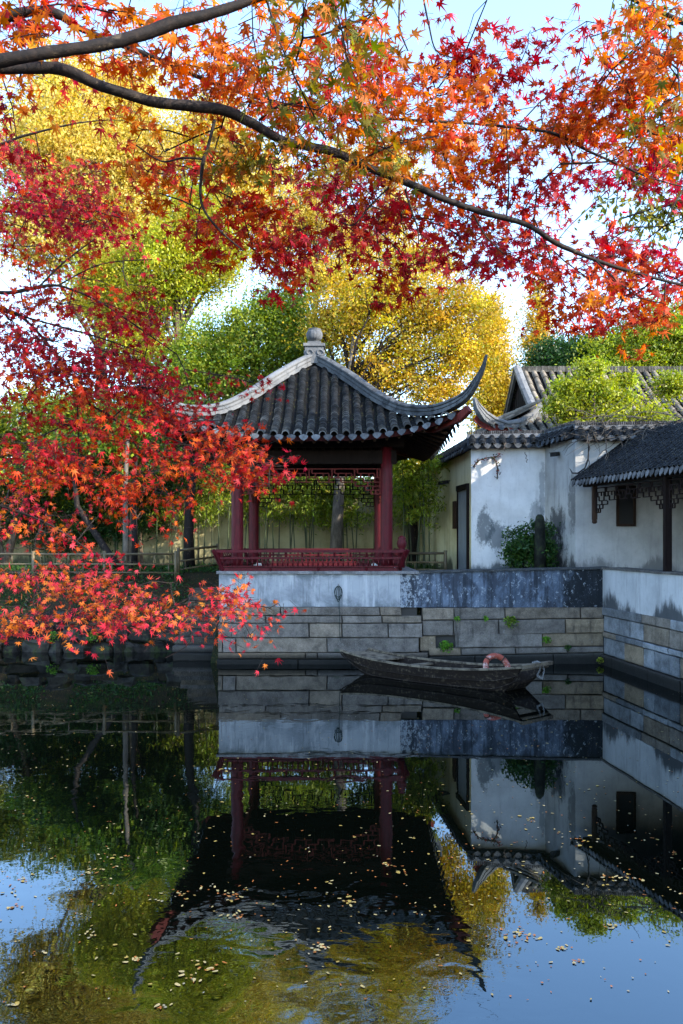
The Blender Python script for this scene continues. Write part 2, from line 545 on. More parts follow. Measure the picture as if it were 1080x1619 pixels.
def ground_h(x, y):
    pond = False
    if y > 1.9 and y < 20.3 and x < wall_x(y) + 0.3: pond = True
    if y >= 20.3 and y < 22.5 and x < -3.3: pond = True
    if pond: return -1.2
    if x < -3.0 and y >= 22.5:
        if y < 23.2: return 0.85
        return 0.9 + 1.2 * min(1, (y - 23.2) / 1.2)
    if y <= 1.9: return 1.45
    return 2.1


def make_ground():
    xs = [-900, -300, -90, -45] + list(np.arange(-30, 16.1, 0.5)) + [25, 45, 90, 300, 900]
    ys = [-300, -80, -20, -6] + list(np.arange(-3, 34.1, 0.5)) + [40, 60, 120, 400, 1800]
    vs = [(x, y, ground_h(x, y)) for y in ys for x in xs]
    nx = len(xs)
    fs = [(j * nx + i, j * nx + i + 1, (j + 1) * nx + i + 1, (j + 1) * nx + i) for j in range(len(ys) - 1) for i in range(nx - 1)]
    mb = MB(); mb.add(vs, fs)
    struct(mb.build('ground', M['ground'], smooth=True))
    mb = MB()
    mb.add([(-60, 1.0, 0), (9.5, 1.0, 0), (9.5, 23.2, 0), (-60, 23.2, 0)], [(0, 1, 2, 3)])
    struct(mb.build('water', M['water']))


make_ground()


# ------------------------------------------------------------------ stone quay
def stone_col():
    k = random.random()
    b = random.uniform(0.125, 0.175)
    if k < 0.35: return (b * 1.26, b * 1.04, b * 0.80)
    if k < 0.48: return (b * 1.42, b * 1.10, b * 0.74)
    return (b * 1.16, b * 1.02, b * 0.88)


def course(mb, p0, p1, z0, z1, joints, out=0.0, depth=0.35, gap=0.0055, jz=0.006, z0b=None, z1b=None, tint=None):
    """one course of cut stones along the plan line p0-p1, faces on the left of the direction's right-hand normal (towards the pond)"""
    p0, p1 = Vector((*p0, 0)), Vector((*p1, 0))
    d = (p1 - p0); L = d.length; d.normalize()
    nrm = Vector((d.y, -d.x, 0))
    z0b = z0 if z0b is None else z0b
    z1b = z1 if z1b is None else z1b
    ts = [0] + [j for j in joints] + [L]
    for a, b in zip(ts[:-1], ts[1:]):
        o = out + random.uniform(-0.018, 0.018)
        col = tint if tint else stone_col()
        def P(s, z, e): return p0 + d * s + nrm * e + Vector((0, 0, z))
        def zz(s, lo): 
            f = s / L
            return (z0 * (1 - f) + z0b * f + gap) if lo else (z1 * (1 - f) + z1b * f - gap)
        a1, b1 = a + gap, b - gap
        ch = 0.016
        # subdivided front so the arrises look worn
        n = max(2, int((b1 - a1) / 0.18))
        rows = []
        for k in range(n + 1):
            s = a1 + (b1 - a1) * k / n
            w0, w1 = random.uniform(0, 0.010), random.uniform(0, 0.010)
            e = o + random.uniform(-0.005, 0.005)
            sf = min(max(s, a1 + ch), b1 - ch)
            rows.append([P(s, zz(s, True) + w0, o - depth), P(s, zz(s, True) + w0, o - ch), P(sf, zz(s, True) + ch + w0, e),
                         P(sf, zz(s, False) - ch - w1, e), P(s, zz(s, False) - w1, o - ch), P(s, zz(s, False) - w1, o - depth)])
        mb.sweep(rows, col)


def rj(L, a=0.7, b=1.9):
    out, s = [], random.uniform(0.3, b)
    while s < L - 0.35:
        out.append(s); s += random.uniform(a, b)
    return out


def px_x(px, Y=20.0): return (px - 540) * Y / FPX
def py_z(py, Y=20.0): return CAM_H + (857 - py) * Y / FPX


XL, XM, XC = px_x(346), px_x(633), 6.59

q = thing('stone_quay', 'pale plastered quay on granite blocks carrying the red pavilion', 'quay', (XL, 20, 0))
mb = MB()
mb.box(((XL + XM) / 2, 22.35, 0.45), (XM - XL - 0.12, 4.58, 3.2)) if False else None
mb.box(((XL + 1.95) / 2, 22.4, 0.52), (1.95 - XL - 0.1, 4.6, 3.45))
mb.build('core', M['mortar'], q)
mb = MB()
C = lambda px: px_x(px) - XL
course(mb, (XL - 0.02, 20), (px_x(635), 20), py_z(973.5), py_z(959.5), [C(445), C(602)], 0.05)
course(mb, (XL, 20), (px_x(667), 20), py_z(985.5), py_z(973.5), [C(420), C(541), C(604)], 0.02)
course(mb, (XL - 0.02, 20), (px_x(668), 20), py_z(1008.5), py_z(985.5), [C(490), C(542), C(615)], 0.03)
course(mb, (XL - 0.03, 20), (px_x(663), 20), py_z(1032), py_z(1008.5), [C(354), C(375), C(519)], 0.03)
course(mb, (XL - 0.03, 20), (px_x(677), 20), py_z(1042), py_z(1032), [C(485), C(504), C(590)], 0.04)
course(mb, (XL - 0.05, 20), (px_x(677), 20), -0.35, py_z(1042), [C(475), C(560)], 0.08, tint=(0.06, 0.055, 0.05))
# left flank
for za, zb in ((py_z(985.5), py_z(960)), (py_z(1008.5), py_z(985.5)), (py_z(1032), py_z(1008.5)), (-0.35, py_z(1032))):
    course(mb, (XL, 24.6), (XL, 20.36), za, zb, rj(4.2), 0.0, depth=0.3)
mb.build('stone_courses', M['stone'], q)
mb = MB()
ztop = 2.26
rows = []
mb.box(((XL + XM) / 2, 20.17, (py_z(959.5) + ztop) / 2), (XM - XL, 0.30, ztop - py_z(959.5) - 0.004))
mb.box((XL + 0.15, 22.5, (py_z(959.5) + ztop) / 2), (0.30, 4.3, ztop - py_z(959.5) - 0.004))
mb.build('plaster_band', M['quay_white'], q)
mb = MB()
xs = [XL - 0.06, XL + 1.0, XL + 2.4, XL + 3.5, 1.95]
for a, b in zip(xs[:-1], xs[1:]):
    mb.box(((a + b) / 2, 22.34, ztop + 0.035), (b - a - 0.006, 4.75, 0.07), col=(0.2, 0.2, 0.205))
mb.build('floor_slab', M['stone'], q)

# dark stretch of quay between pavilion and the corner
q2 = thing('quay_wall', 'mould-blackened quay wall behind the boat above mossy granite blocks', 'wall', (4, 20, 0))
mb = MB()
mb.box(((XM + XC) / 2 + 0.3, 20.5, 0.5), (XC - XM - 0.5, 0.75, 3.45))
mb.build('core', M['mortar'], q2)
mb = MB()
xa = px_x(668)
Lr = XC - xa
course(mb, (xa, 20.05), (XC, 20.05), py_z(981), py_z(961), rj(Lr, 1.0, 2.2), 0.05, z0b=py_z(978), z1b=py_z(960))
course(mb, (xa, 20.05), (XC, 20.05), py_z(1006), py_z(981), rj(Lr, 0.9, 2.0), 0.06, z0b=py_z(1001), z1b=py_z(978))
xb = px_x(720)
course(mb, (xb, 20.05), (XC, 20.05), py_z(1025), py_z(1002), [px_x(858) - xb], 0.05, z0b=py_z(1022), z1b=py_z(1001))
course(mb, (px_x(664), 20.05), (px_x(690), 20.05), py_z(1030), py_z(1006), [], 0.0)
course(mb, (px_x(678), 20.05), (XC, 20.05), py_z(1038), py_z(1025), rj(4, 0.8, 2.0), 0.04, z0b=py_z(1032), z1b=py_z(1022))
course(mb, (px_x(678), 20.05), (XC, 20.05), -0.35, py_z(1038), rj(4, 0.8, 2.0), 0.05, z1b=py_z(1032), tint=(0.09, 0.085, 0.075))
mb.build('stone_courses', M['stone'], q2)
mb = MB()
n = 16
rows = []
for k in range(n + 1):
    f = k / n
    x = XM + 0.002 + (XC + 0.15 - XM) * f
    zt = 2.27 + 0.11 * f
    e = 20.035 + 0.012 * math.sin(k * 2.1)
    rows.append([(x, 20.4, py_z(960.5)), (x, e, py_z(960.5)), (x, e + 0.01, zt), (x, 20.4, zt)])
mb.sweep(rows)
mb.build('plaster_band', M['quay_mold'], q2)
mb = MB()
rows = []
for k in range(n + 1):
    f = k / n
    x = 1.96 + (XC + 0.13 - 1.96) * f
    zt = 2.283 + 0.105 * f + random.uniform(-0.006, 0.006)
    rows.append([(x, 20.45, zt), (x, 19.99, zt), (x, 19.99, zt + 0.05), (x, 20.45, zt + 0.05)])
mb.sweep(rows, (0.05, 0.055, 0.06))
mb.build('coping', M['stone'], q2)

# right-hand quay running towards the camera
q3 = thing('quay_wall', 'whitewashed quay wall under the gallery, drips of black mould along its foot', 'wall', (7, 17, 0))
e0, e1 = (XC, 20.0), (wall_x(2.0), 2.0)
dv = (Vector(e1) - Vector(e0)).normalized()
nv = Vector((dv.y, -dv.x))           # points towards the pond
Lq = (Vector(e1) - Vector(e0)).length
def QP(s, o=0): return (e0[0] + dv.x * s + nv.x * o, e0[1] + dv.y * s + nv.y * o)
mb = MB()
a, b = QP(0.0, -0.5), QP(Lq, -0.5)
mb.bar((a[0], a[1], 0.5), (b[0], b[1], 0.5), 0.8, 3.4)
mb.build('core', M['mortar'], q3)
mb = MB()
bluish = lambda: (lambda b: (b * 0.93, b, b * 1.08))(random.uniform(0.13, 0.25))
def rc(z0, z1, a, b, o):
    js = rj(Lq, a, b)
    prev = 0
    for j in js + [Lq]:
        course(mb, QP(prev), QP(j), z0, z1, [], o, tint=(bluish() if random.random() < 0.7 else stone_col()))
        prev = j
rc(py_z(973), py_z(959), 1.2, 2.4, 0.05)
rc(py_z(998), py_z(973), 0.35, 1.5, 0.03)
rc(py_z(1007), py_z(998), 0.9, 2.4, 0.05)
rc(py_z(1034), py_z(1007), 0.3, 1.3, 0.03)
course(mb, QP(0), QP(Lq), -0.35, py_z(1034), rj(Lq), 0.10, tint=(0.055, 0.048, 0.042))
mb.build('stone_courses', M['stone'], q3)
mb = MB()
rows = []
for k in range(41):
    s = -0.0 + Lq * k / 40
    e = 0.035 + 0.01 * math.sin(k * 1.7)
    (xa_, ya_), (xb_, yb_) = QP(s, -0.35), QP(s, e)
    rows.append([(xa_, ya_, py_z(959.5)), (xb_, yb_, py_z(959.5)), (xb_, yb_, 2.375), (xa_, ya_, 2.375)])
mb.sweep(rows)
mb.build('plaster_band', M['quay_side'], q3)
mb = MB()
rows = []
for k in range(41):
    s = -0.05 + (Lq + 0.05) * k / 40
    z = 2.379 + random.uniform(-0.006, 0.006)
    (xa_, ya_), (xb_, yb_) = QP(s, -0.42), QP(s, 0.07)
    rows.append([(xa_, ya_, z), (xb_, yb_, z), (xb_, yb_, z + 0.05), (xa_, ya_, z + 0.05)])
mb.sweep(rows, (0.10, 0.095, 0.09))
mb.build('coping', M['stone'], q3)

# steps left of the quay
mb = MB()
for k in range(10):
    z1 = 0.17 * (k + 1) + 0.02
    y0 = 20.55 + 0.33 * k
    mb.box(((XL - 4.35) / 2 - 0.03 * (k % 2), y0 + 0.6, z1 - 0.1), (XL + 4.35 + 0.1 * (k % 3), 1.25, 0.155), col=tuple(c * 0.42 for c in stone_col()), jit=0.012)
    mb.box(((XL - 4.35) / 2, y0 + 0.75, z1 - 0.55), (XL + 4.2, 1.2, 0.75), col=(0.03, 0.03, 0.028))
tag(mb.build('stone_steps', M['stone']), 'dark stone steps going down into the pond beside the quay', 'steps')

# rough rock bank on the left
def rock_pts(c, s, seed, n=10, m=7):
    r = random.Random(seed)
    ph = [r.uniform(0, 6.28) for _ in range(8)]
    vs = []
    for j in range(m + 1):
        th = math.pi * j / m
        for i in range(n):
            a = 2 * math.pi * i / n
            d = Vector((math.sin(th) * math.cos(a), math.sin(th) * math.sin(a), math.cos(th)))
            k = 1 + 0.16 * math.sin(3 * d.x + ph[0]) + 0.14 * math.sin(4 * d.y + ph[1]) + 0.12 * math.sin(5 * d.z + ph[2]) + 0.08 * math.sin(9 * d.x + 7 * d.z + ph[3])
            p = [math.copysign(abs(v) ** 0.5, v) * k * r.uniform(.93, 1.05) for v in d]
            vs.append((c[0] + p[0] * s[0], c[1] + p[1] * s[1], c[2] + p[2] * s[2]))
    fs = [(j * n + i, j * n + (i + 1) % n, (j + 1) * n + (i + 1) % n, (j + 1) * n + i) for j in range(m) for i in range(n)]
    return vs, fs


mb = MB()
x = -30.0
for row, (zc, hh) in enumerate(((0.08, 0.22), (0.45, 0.2), (0.78, 0.17))):
    x = -30.0
    while x < -4.45:
        w = random.uniform(0.14, 0.48)
        b = random.uniform(0.012, 0.05)
        vs, fs = rock_pts((x + w, 22.45 + 0.16 * row + random.uniform(-0.1, 0.1), zc + random.uniform(-0.06, 0.06)), (w, 0.4, hh + random.uniform(-.04, .06)), random.random())
        mb.add(vs, fs, (b * 1.1, b, b * 0.85))
        x += 2 * w * 0.93
mb.box((-17.2, 22.9, 0.1), (25.6, 0.6, 1.3), col=(0.02, 0.02, 0.018))
tag(mb.build('rock_bank', M['rock']), 'rough bank of mossy boulders along the water under the bamboo railing', 'stone bank')


# ------------------------------------------------------------------ tile roofs
def tile_grey():
    b = random.uniform(0.005, 0.017)
    return (b * 0.93, b, b * 1.09)


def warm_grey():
    b = random.uniform(0.10, 0.20)  # pale warm tile tone: sunlight on the hall roof put into the colour
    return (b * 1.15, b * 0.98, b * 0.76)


def barrel(mb, pts, nrms, r, colf=tile_grey, rim=0.17, K=6, th=0.022, taper=0.86):
    """row of overlapping half-round tiles; pts run from the eave up"""
    for i in range(len(pts) - 1):
        p, q_ = Vector(pts[i]), Vector(pts[i + 1])
        t = (q_ - p).normalized()
        n_ = Vector(nrms[i]); n_ = (n_ - t * n_.dot(t)).normalized()
        s = t.cross(n_)
        jr = r * random.uniform(0.94, 1.06)
        js = s * random.uniform(-0.006, 0.006)
        lift = n_ * random.uniform(0, 0.010)
        lo, hi, inn = [], [], []
        q2_ = q_ + t * 0.03
        for k in range(K + 1):
            a = math.pi * k / K
            dv_ = s * math.cos(a) + n_ * math.sin(a)
            lo.append(p + js + lift + dv_ * jr)
            hi.append(q2_ + js + dv_ * (jr * taper))
            inn.append(p + js + lift + dv_ * (jr - th) + t * 0.004)
        c = colf()
        b_ = len(mb.v)
        mb.add(lo + hi, [(k, k + 1, K + 1 + k + 1, K + 1 + k) for k in range(K)], c)
        rc_ = rim * random.uniform(0.25, 1.3)
        mb.add(lo + inn, [(k + 1, k, K + 1 + k, K + 1 + k + 1) for k in range(K)], (max(c[0], rc_ * 0.95), max(c[1], rc_), max(c[2], rc_ * 1.05)))


def drip(mb, p, side, out, w=0.2, h=0.13, col=None):
    """tongue-shaped drip tile hanging at an eave"""
    p, side, out = Vector(p), Vector(side).normalized(), Vector(out).normalized()
    dn = (Vector((0, 0, -1)) + out * 0.35).normalized()
    prof = [(-0.5, 0), (-0.46, 0.32), (-0.3, 0.66), (-0.12, 0.86), (0, 1), (0.12, 0.86), (0.3, 0.66), (0.46, 0.32), (0.5, 0), (0.25, -0.22), (0, -0.3), (-0.25, -0.22)]
    poly = [p + side * (a * w) + dn * ((b + 0.1) * h) for a, b in prof]
    b = random.uniform(0.05, 0.13)
    mb.prism(poly, -out * 0.022, col or (b * 0.92, b, b * 1.08))


CX, CY, HA = -0.76, 22.42, 1.92      # pavilion axis, half bay
FLOOR = 2.30
_pd = np.array([0, .55, 1.08, 1.73, 2.33, 2.9, 3.35, 3.8])
_pz = np.array([8.12, 7.68, 7.20, 6.60, 6.13, 5.80, 5.62, 5.52])
_pc = np.polyfit(_pd, _pz, 4)
def prof(d): return float(np.polyval(_pc, d))
def lift(d): return 0.66 * max(0, (d - 1.4) / 2.22) ** 2
def roof_z(x, d):
    u = min(1, abs(x) / max(d, 1e-4))
    return prof(d) + lift(d) * u ** 3
def eave_d(u): return 3.35 + 0.27 * abs(u) ** 3
def row_end(x0):
    d = 3.4
    for _ in range(12): d = eave_d(min(1, abs(x0) / d))
    return d
def side_pt(k, x, d, z):
    """face k (0 front,1 right,2 back,3 left): lateral x, distance d from the axis"""
    if k == 0: return Vector((CX + x, CY - d, z))
    if k == 1: return Vector((CX + d, CY + x, z))
    if k == 2: return Vector((CX - x, CY + d, z))
    return Vector((CX - d, CY - x, z))


pav = thing('pavilion', 'four-cornered red garden pavilion with an upswept black tiled roof', 'pavilion', (CX, CY, FLOOR))
roof_mb, sheet, soff, drips, fascia, raft = MB(), MB(), MB(), MB(), MB(), MB()
for k in range(4):
    rows_, rows2 = [], []
    NU, ND = 40, 22
    for j in range(ND + 1):
        t = j / ND
        for i in range(NU + 1):
            u = -1 + 2 * i / NU
            d = max(0.05, t * eave_d(u))
            rows_.append(side_pt(k, u * d, d, roof_z(u * d, d)))
            rows2.append(side_pt(k, u * d, d * 0.985, roof_z(u * d, d) - 0.14))
    fs = [(j * (NU + 1) + i, j * (NU + 1) + i + 1, (j + 1) * (NU + 1) + i + 1, (j + 1) * (NU + 1) + i) for j in range(ND) for i in range(NU)]
    sheet.add(rows_, fs)
    soff.add(rows2, fs)
    # fascia along the eave
    ring = []
    for i in range(NU + 1):
        u = -1 + 2 * i / NU
        d = eave_d(u)
        z = roof_z(u * d, d)
        ring.append([side_pt(k, u * d * .975, d * 0.975, z - 0.02), side_pt(k, u * d * .975, d * 0.975, z - 0.14), side_pt(k, u * d * .96, d * 0.96, z - 0.14), side_pt(k, u * d * .96, d * .96, z - 0.02)])
    fascia.sweep(ring)
    # barrel rows
    sp = 0.292
    nr = 12
    for i in range(-nr, nr + 1):
        x0 = i * sp
        de = row_end(x0) + 0.03
        if abs(x0) > de - 0.1: continue
        pts, nr_, d = [], [], de
        top = max(abs(x0) + 0.10, 0.34)
        if d - top < 0.12: continue
        wob = random.uniform(-0.012, 0.012)
        while d > top:
            z = roof_z(x0, d) + 0.015
            pts.append(side_pt(k, x0 + wob, d, z))
            e = 0.02
            dz = (roof_z(x0, d + e) - roof_z(x0, d - e)) / (2 * e)
            o = side_pt(k, 0, 1, 0) - side_pt(k, 0, 0, 0)
            nr_.append((Vector((0, 0, 1)) - o * dz).normalized())
            slope = math.sqrt(1 + dz * dz)
            d -= 0.098 / slope * random.uniform(0.85, 1.15)
        if len(pts) > 1: barrel(roof_mb, pts, nr_, 0.098)
        # drip between this row and the next
        xm = x0 + sp / 2
        dm = row_end(xm) + 0.02
        if abs(xm) < dm - 0.1:
            o = side_pt(k, 0, 1, 0) - side_pt(k, 0, 0, 0)
            sdir = side_pt(k, 1, 0, 0) - side_pt(k, 0, 0, 0)
            za, zb = roof_z(xm - .1, dm), roof_z(xm + .1, dm)
            sdir = Vector((sdir.x * 0.2, sdir.y * 0.2, zb - za))
            drip(drips, side_pt(k, xm, dm + 0.03, roof_z(xm, dm) - 0.005), sdir, o, 0.215, 0.135)
        # rafter
        xr = x0 + 0.1
        dr = row_end(xr)
        if abs(xr) < dr - 0.15:
            P_ = [side_pt(k, xr, d_, roof_z(xr, d_) - 0.19) for d_ in np.linspace(dr * 0.965, max(abs(xr) + 0.05, 1.5), 6)]
            if (P_[0] - P_[-1]).length > 0.2: raft.tube(P_, 0.045, 6)
sheet.build('roof_bed', M['trough'], pav, True)
roof_mb.build('roof_tiles', M['tile'], pav, True)
drips.build('drip_tiles', M['tile'], pav)
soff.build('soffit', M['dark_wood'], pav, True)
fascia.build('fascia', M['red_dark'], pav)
raft.build('rafters', M['brown_wood'], pav, True)

# hip ridges
RIDGE = [(-0.12, 0), (-0.12, .30), (-.095, .31), (-.095, .37), (-.125, .38), (-.125, .60), (-.10, .61), (-.10, .67), (-.14, .68), (-.145, .80), (-.10, .94), (0, 1.0)]
RIDGE = RIDGE + [(-a, b) for a, b in reversed(RIDGE[:-1])]
_hd = [0.15, 0.5, 1.08, 1.73, 2.33, 2.908, 3.317, 3.646, 3.862, 4.00, 4.087]
_hz = [8.33, 8.08, 7.60, 7.00, 6.58, 6.42, 6.456, 6.60, 6.875, 7.12, 7.38]
_hh = [0.30, 0.31, 0.31, 0.30, 0.29, 0.27, 0.26, 0.21, 0.14, 0.085, 0.03]
def catmull(xs, ys, n):
    out = []
    for i in range(len(xs) - 1):
        for j in range(n):
            t = j / n
            y0 = ys[max(i - 1, 0)]; y1 = ys[i]; y2 = ys[i + 1]; y3 = ys[min(i + 2, len(ys) - 1)]
            out.append(0.5 * (2 * y1 + (y2 - y0) * t + (2 * y0 - 5 * y1 + 4 * y2 - y3) * t * t + (3 * y1 - y0 - 3 * y2 + y3) * t ** 3))
    out.append(ys[-1])
    return out
hd, hz, hh_ = catmull(_hd, _hd, 4), catmull(_hd, _hz, 4), catmull(_hd, _hh, 4)
for (sx, sy, mt) in ((1, -1, 'ridge_shaded'), (-1, -1, 'ridge'), (1, 1, 'ridge_shaded'), (-1, 1, 'ridge')):
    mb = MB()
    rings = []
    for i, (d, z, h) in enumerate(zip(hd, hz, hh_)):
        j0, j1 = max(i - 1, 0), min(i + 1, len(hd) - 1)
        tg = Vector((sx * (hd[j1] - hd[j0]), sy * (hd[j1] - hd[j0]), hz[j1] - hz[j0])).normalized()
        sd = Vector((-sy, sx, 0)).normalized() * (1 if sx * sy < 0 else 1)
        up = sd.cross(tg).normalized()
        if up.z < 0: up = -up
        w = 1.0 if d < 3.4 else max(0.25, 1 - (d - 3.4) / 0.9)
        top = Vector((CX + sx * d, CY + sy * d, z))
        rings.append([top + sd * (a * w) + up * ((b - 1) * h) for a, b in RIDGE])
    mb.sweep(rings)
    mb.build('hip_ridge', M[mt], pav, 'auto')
# corner beams under the hips
mb = MB()
for sx, sy in ((1, -1), (-1, -1), (1, 1), (-1, 1)):
    P_ = [Vector((CX + sx * d, CY + sy * d, prof(d) + lift(d) - dz)) for d, dz in ((1.7, .34), (2.4, .30), (3.0, .28), (3.55, .2), (3.75, 0.08))]
    mb = MB()
    for a_, b_ in zip(P_[:-1], P_[1:]): mb.bar(a_, b_, 0.14, 0.17)
    mb.build('corner_beam', M['red_old'], pav)

# finial
mb = MB()
zf = 8.10
mb.box((CX, CY, zf + 0.17), (0.52, 0.52, 0.46))
mb.box((CX, CY, zf + 0.45), (0.60, 0.60, 0.08))
mb.box((CX, CY, zf + 0.53), (0.38, 0.38, 0.07))
for sx in (-1, 1):
    for sy in (-1, 1):
        for fx, fy in ((sx * 0.145, sy * 0.27), (sx * 0.27, sy * 0.145)):
            ring = []
            horizontal = abs(fy) > abs(fx)
            for i in range(14):
                a = i / 13 * 4.6
                rr = 0.11 - 0.006 * i
                u = rr * math.cos(a); v = rr * math.sin(a)
                ring.append((CX + fx + (u if horizontal else 0), CY + fy + (0 if horizontal else u), zf + 0.22 + v))
            mb.tube(ring, 0.025, 6)
mb.build('finial_base', M['ridge'], pav)
mb = MB()
mb.lathe((CX, CY, zf + 0.565), [(0.13, 0), (0.12, 0.05), (0.17, 0.07), (0.205, 0.12), (0.222, 0.19), (0.222, 0.25), (0.205, 0.31), (0.17, 0.34), (0.175, 0.35), (0.18, 0.38), (0.16, 0.385), (0.05, 0.39)], 48, ribs=16, amp=0.035)
mb.build('finial_knob', M['ridge'], pav, True)

# columns
def column(x, y, mat, r=0.155):
    mb = MB()
    mb.lathe((x, y, FLOOR), [(r * 1.02, 0), (r, 0.4), (r, 2.4), (r * 0.96, 3.2)], 20)
    c = mb.build('column', mat, pav, True)
    mb = MB()
    mb.lathe((x, y, FLOOR), [(r * 1.5, 0), (r * 1.6, 0.05), (r * 1.5, 0.1), (r * 1.15, 0.12)], 20)
    mb.build('column_base', M['stone'], c, True)
for sx in (-1, 1):
    for sy in (-1, 1):
        column(CX + sx * HA, CY + sy * HA, M['red'])
# beams
mb = MB()
zb = 5.12
for sy in (-1, 1):
    mb.box((CX, CY + sy * HA, zb + 0.12), (2 * HA + 0.5, 0.2, 0.34))
    mb.box((CX, CY + sy * HA, zb + 0.50), (2 * HA + 0.9, 0.16, 0.24))
for sx in (-1, 1):
    mb.box((CX + sx * HA, CY, zb + 0.12), (0.2, 2 * HA - 0.21, 0.34))
    mb.box((CX + sx * HA, CY, zb + 0.50), (0.16, 2 * HA - 0.17, 0.24))
mb.build('beams', M['dark_wood'], pav)


def fret(mb, p, q_, ztop, h, w=0.026, depth=0.04, drop=True, unit=0.30):
    """hanging fretwork panel between plan points p and q"""
    p, q_ = Vector((*p, 0)), Vector((*q_, 0))
    L = (q_ - p).length; d = (q_ - p).normalized()
    def P(s, z): return p + d * s + Vector((0, 0, z))
    def H(a, b, z): mb.bar(P(a, z), P(b, z), depth, w)
    def V(s, z0, z1): mb.bar(P(s, z0 + w / 2), P(s, z1 - w / 2), w, depth, up=(d.x, d.y, 0)) if z1 - z0 > w * 1.5 else None
    n = max(4, round(L / unit)); n += n % 2
    u = L / n
    z3 = [ztop, ztop - h * 0.34, ztop - h * 0.67, ztop - h]
    H(0, L, z3[0])
    for i in range(n):
        a, b = i * u, (i + 1) * u
        if i % 2 == 0:
            H(a, b, z3[1]); H(a, a + u * .55, z3[2]); V(a + u * .55, z3[3], z3[2]); V(a, z3[1], z3[0]); H(a + u * .55, b, z3[3]); V(a + u * .3, z3[2], z3[1])
        else:
            H(a, b, z3[3]); H(a, a + u * .5, z3[1]); V(a + u * .5, z3[2], z3[1]); H(a + u * .5, b, z3[2]); V(b - u * .25, z3[2], z3[0]); V(a, z3[2], z3[1]); V(a + u * .5, z3[3], z3[2])
    if drop:
        for s0, sg in ((0, 1), (L, -1)):
            for lv, ln in ((1, 2.2), (2, 1.3), (3, 0.8)):
                z0 = z3[3] - (lv - 1) * h * 0.3
                z1 = z0 - h * 0.3
                e = s0 + sg * u * ln
                H(min(s0, e), max(s0, e), z1)
                V(e, z1, z0)
                V(s0 + sg * u * ln * 0.5, z1, z0)
        V(0, z3[3] - h * .9, z3[0]); V(L, z3[3] - h * .9, z3[0])


c_ = HA - 0.165
mb = MB(); fret(mb, (CX - c_, CY - HA), (CX + c_, CY - HA), 4.94, 0.34); mb.build('fretwork', M['red_old'], pav)
mb = MB(); fret(mb, (CX - c_, CY + HA), (CX + c_, CY + HA), 4.94, 0.42); mb.build('fretwork', M['dark_wood'], pav)  # rear panel darker than the front: backlit shade put into its colour
for sx in (-1, 1):
    mb = MB(); fret(mb, (CX + sx * HA, CY - c_), (CX + sx * HA, CY + c_), 4.94, 0.36); mb.build('fretwork', M['red_old'], pav)

# leaning bench railings (front, left, right, back)
def railing(p, q_, out, name='railing'):
    p, q_, out = Vector((*p, FLOOR)), Vector((*q_, FLOOR)), Vector((*out, 0))
    L = (q_ - p).length; d = (q_ - p).normalized()
    mb = MB()
    def P(s, z, e=0.0):
        lean = out * (0.24 * (z / 0.55) + e)
        return p + d * s + lean + Vector((0, 0, z))
    ext = 0.13
    mb.bar(P(0, 0.055), P(L, 0.055), 0.07, 0.11)
    for z, w, h in ((0.145, .05, .035), (0.36, .06, .05), (0.53, .085, .065)):
        ee = ext * z / 0.53
        mb.bar(P(-ee, z), P(L + ee, z), w, h)
    n = int(L / 0.125)
    for i in range(n + 1):
        s = L * i / n
        mb.tube([P(s, 0.145), P(s, 0.19, 0.03), P(s, 0.24, 0.05), P(s, 0.30, 0.02), P(s, 0.36)], 0.017, 6)
    n = int(L / 0.38)
    for i in range(n + 1):
        s = L * i / n
        mb.bar(P(s, 0.385), P(s, 0.50), 0.05, 0.035)
        if i % 3 == 0: mb.tube([P(s, -0.05, 0.0), P(s, 0.0, 0.05), P(s, 0.1, 0.05)], 0.03, 6)
    for s in (0, L):
        sg = -1 if s == 0 else 1
        mb.bar(P(s, 0.11), P(s + sg * ext, 0.56), 0.07, 0.08)
    return mb.build(name, M['red'], pav)


f0 = px_x(352, 20.05); f1 = px_x(630, 20.05)
railing((f0, 20.12), (f1, 20.12), (0, -1))
railing((f1, 20.2), (f1, 24.5), (1, 0))
railing((f0, 20.2), (f0, 24.5), (-1, 0))
railing((f0 + .1, 24.55), (f1 - .1, 24.55), (0, 1))
# bench seat boards
mb = MB()
for a_, b_ in (((f0 + .1, 20.32), (f1 - .1, 20.32)), ((f0 + .22, 20.55), (f0 + .22, 24.2)), ((f1 - .22, 20.55), (f1 - .22, 24.2))):
    mb.bar((*a_, FLOOR + 0.13), (*b_, FLOOR + 0.13), 0.36, 0.05)
mb.build('bench_seat', M['red_dark'], pav)
# carved end post at the right of the front railing
mb = MB()
xp, yp = px_x(635, 20.1), 20.02
mb.lathe((xp, yp, FLOOR + 0.12), [(0.075, 0), (0.075, 0.38), (0.09, 0.42), (0.06, 0.46), (0.1, 0.52), (0.115, 0.6), (0.1, 0.67), (0.08, 0.7), (0.095, 0.74), (0.05, 0.79), (0.01, 0.80)], 12, ribs=6, amp=0.10)
mb.build('carved_post', M['red'], pav, True)

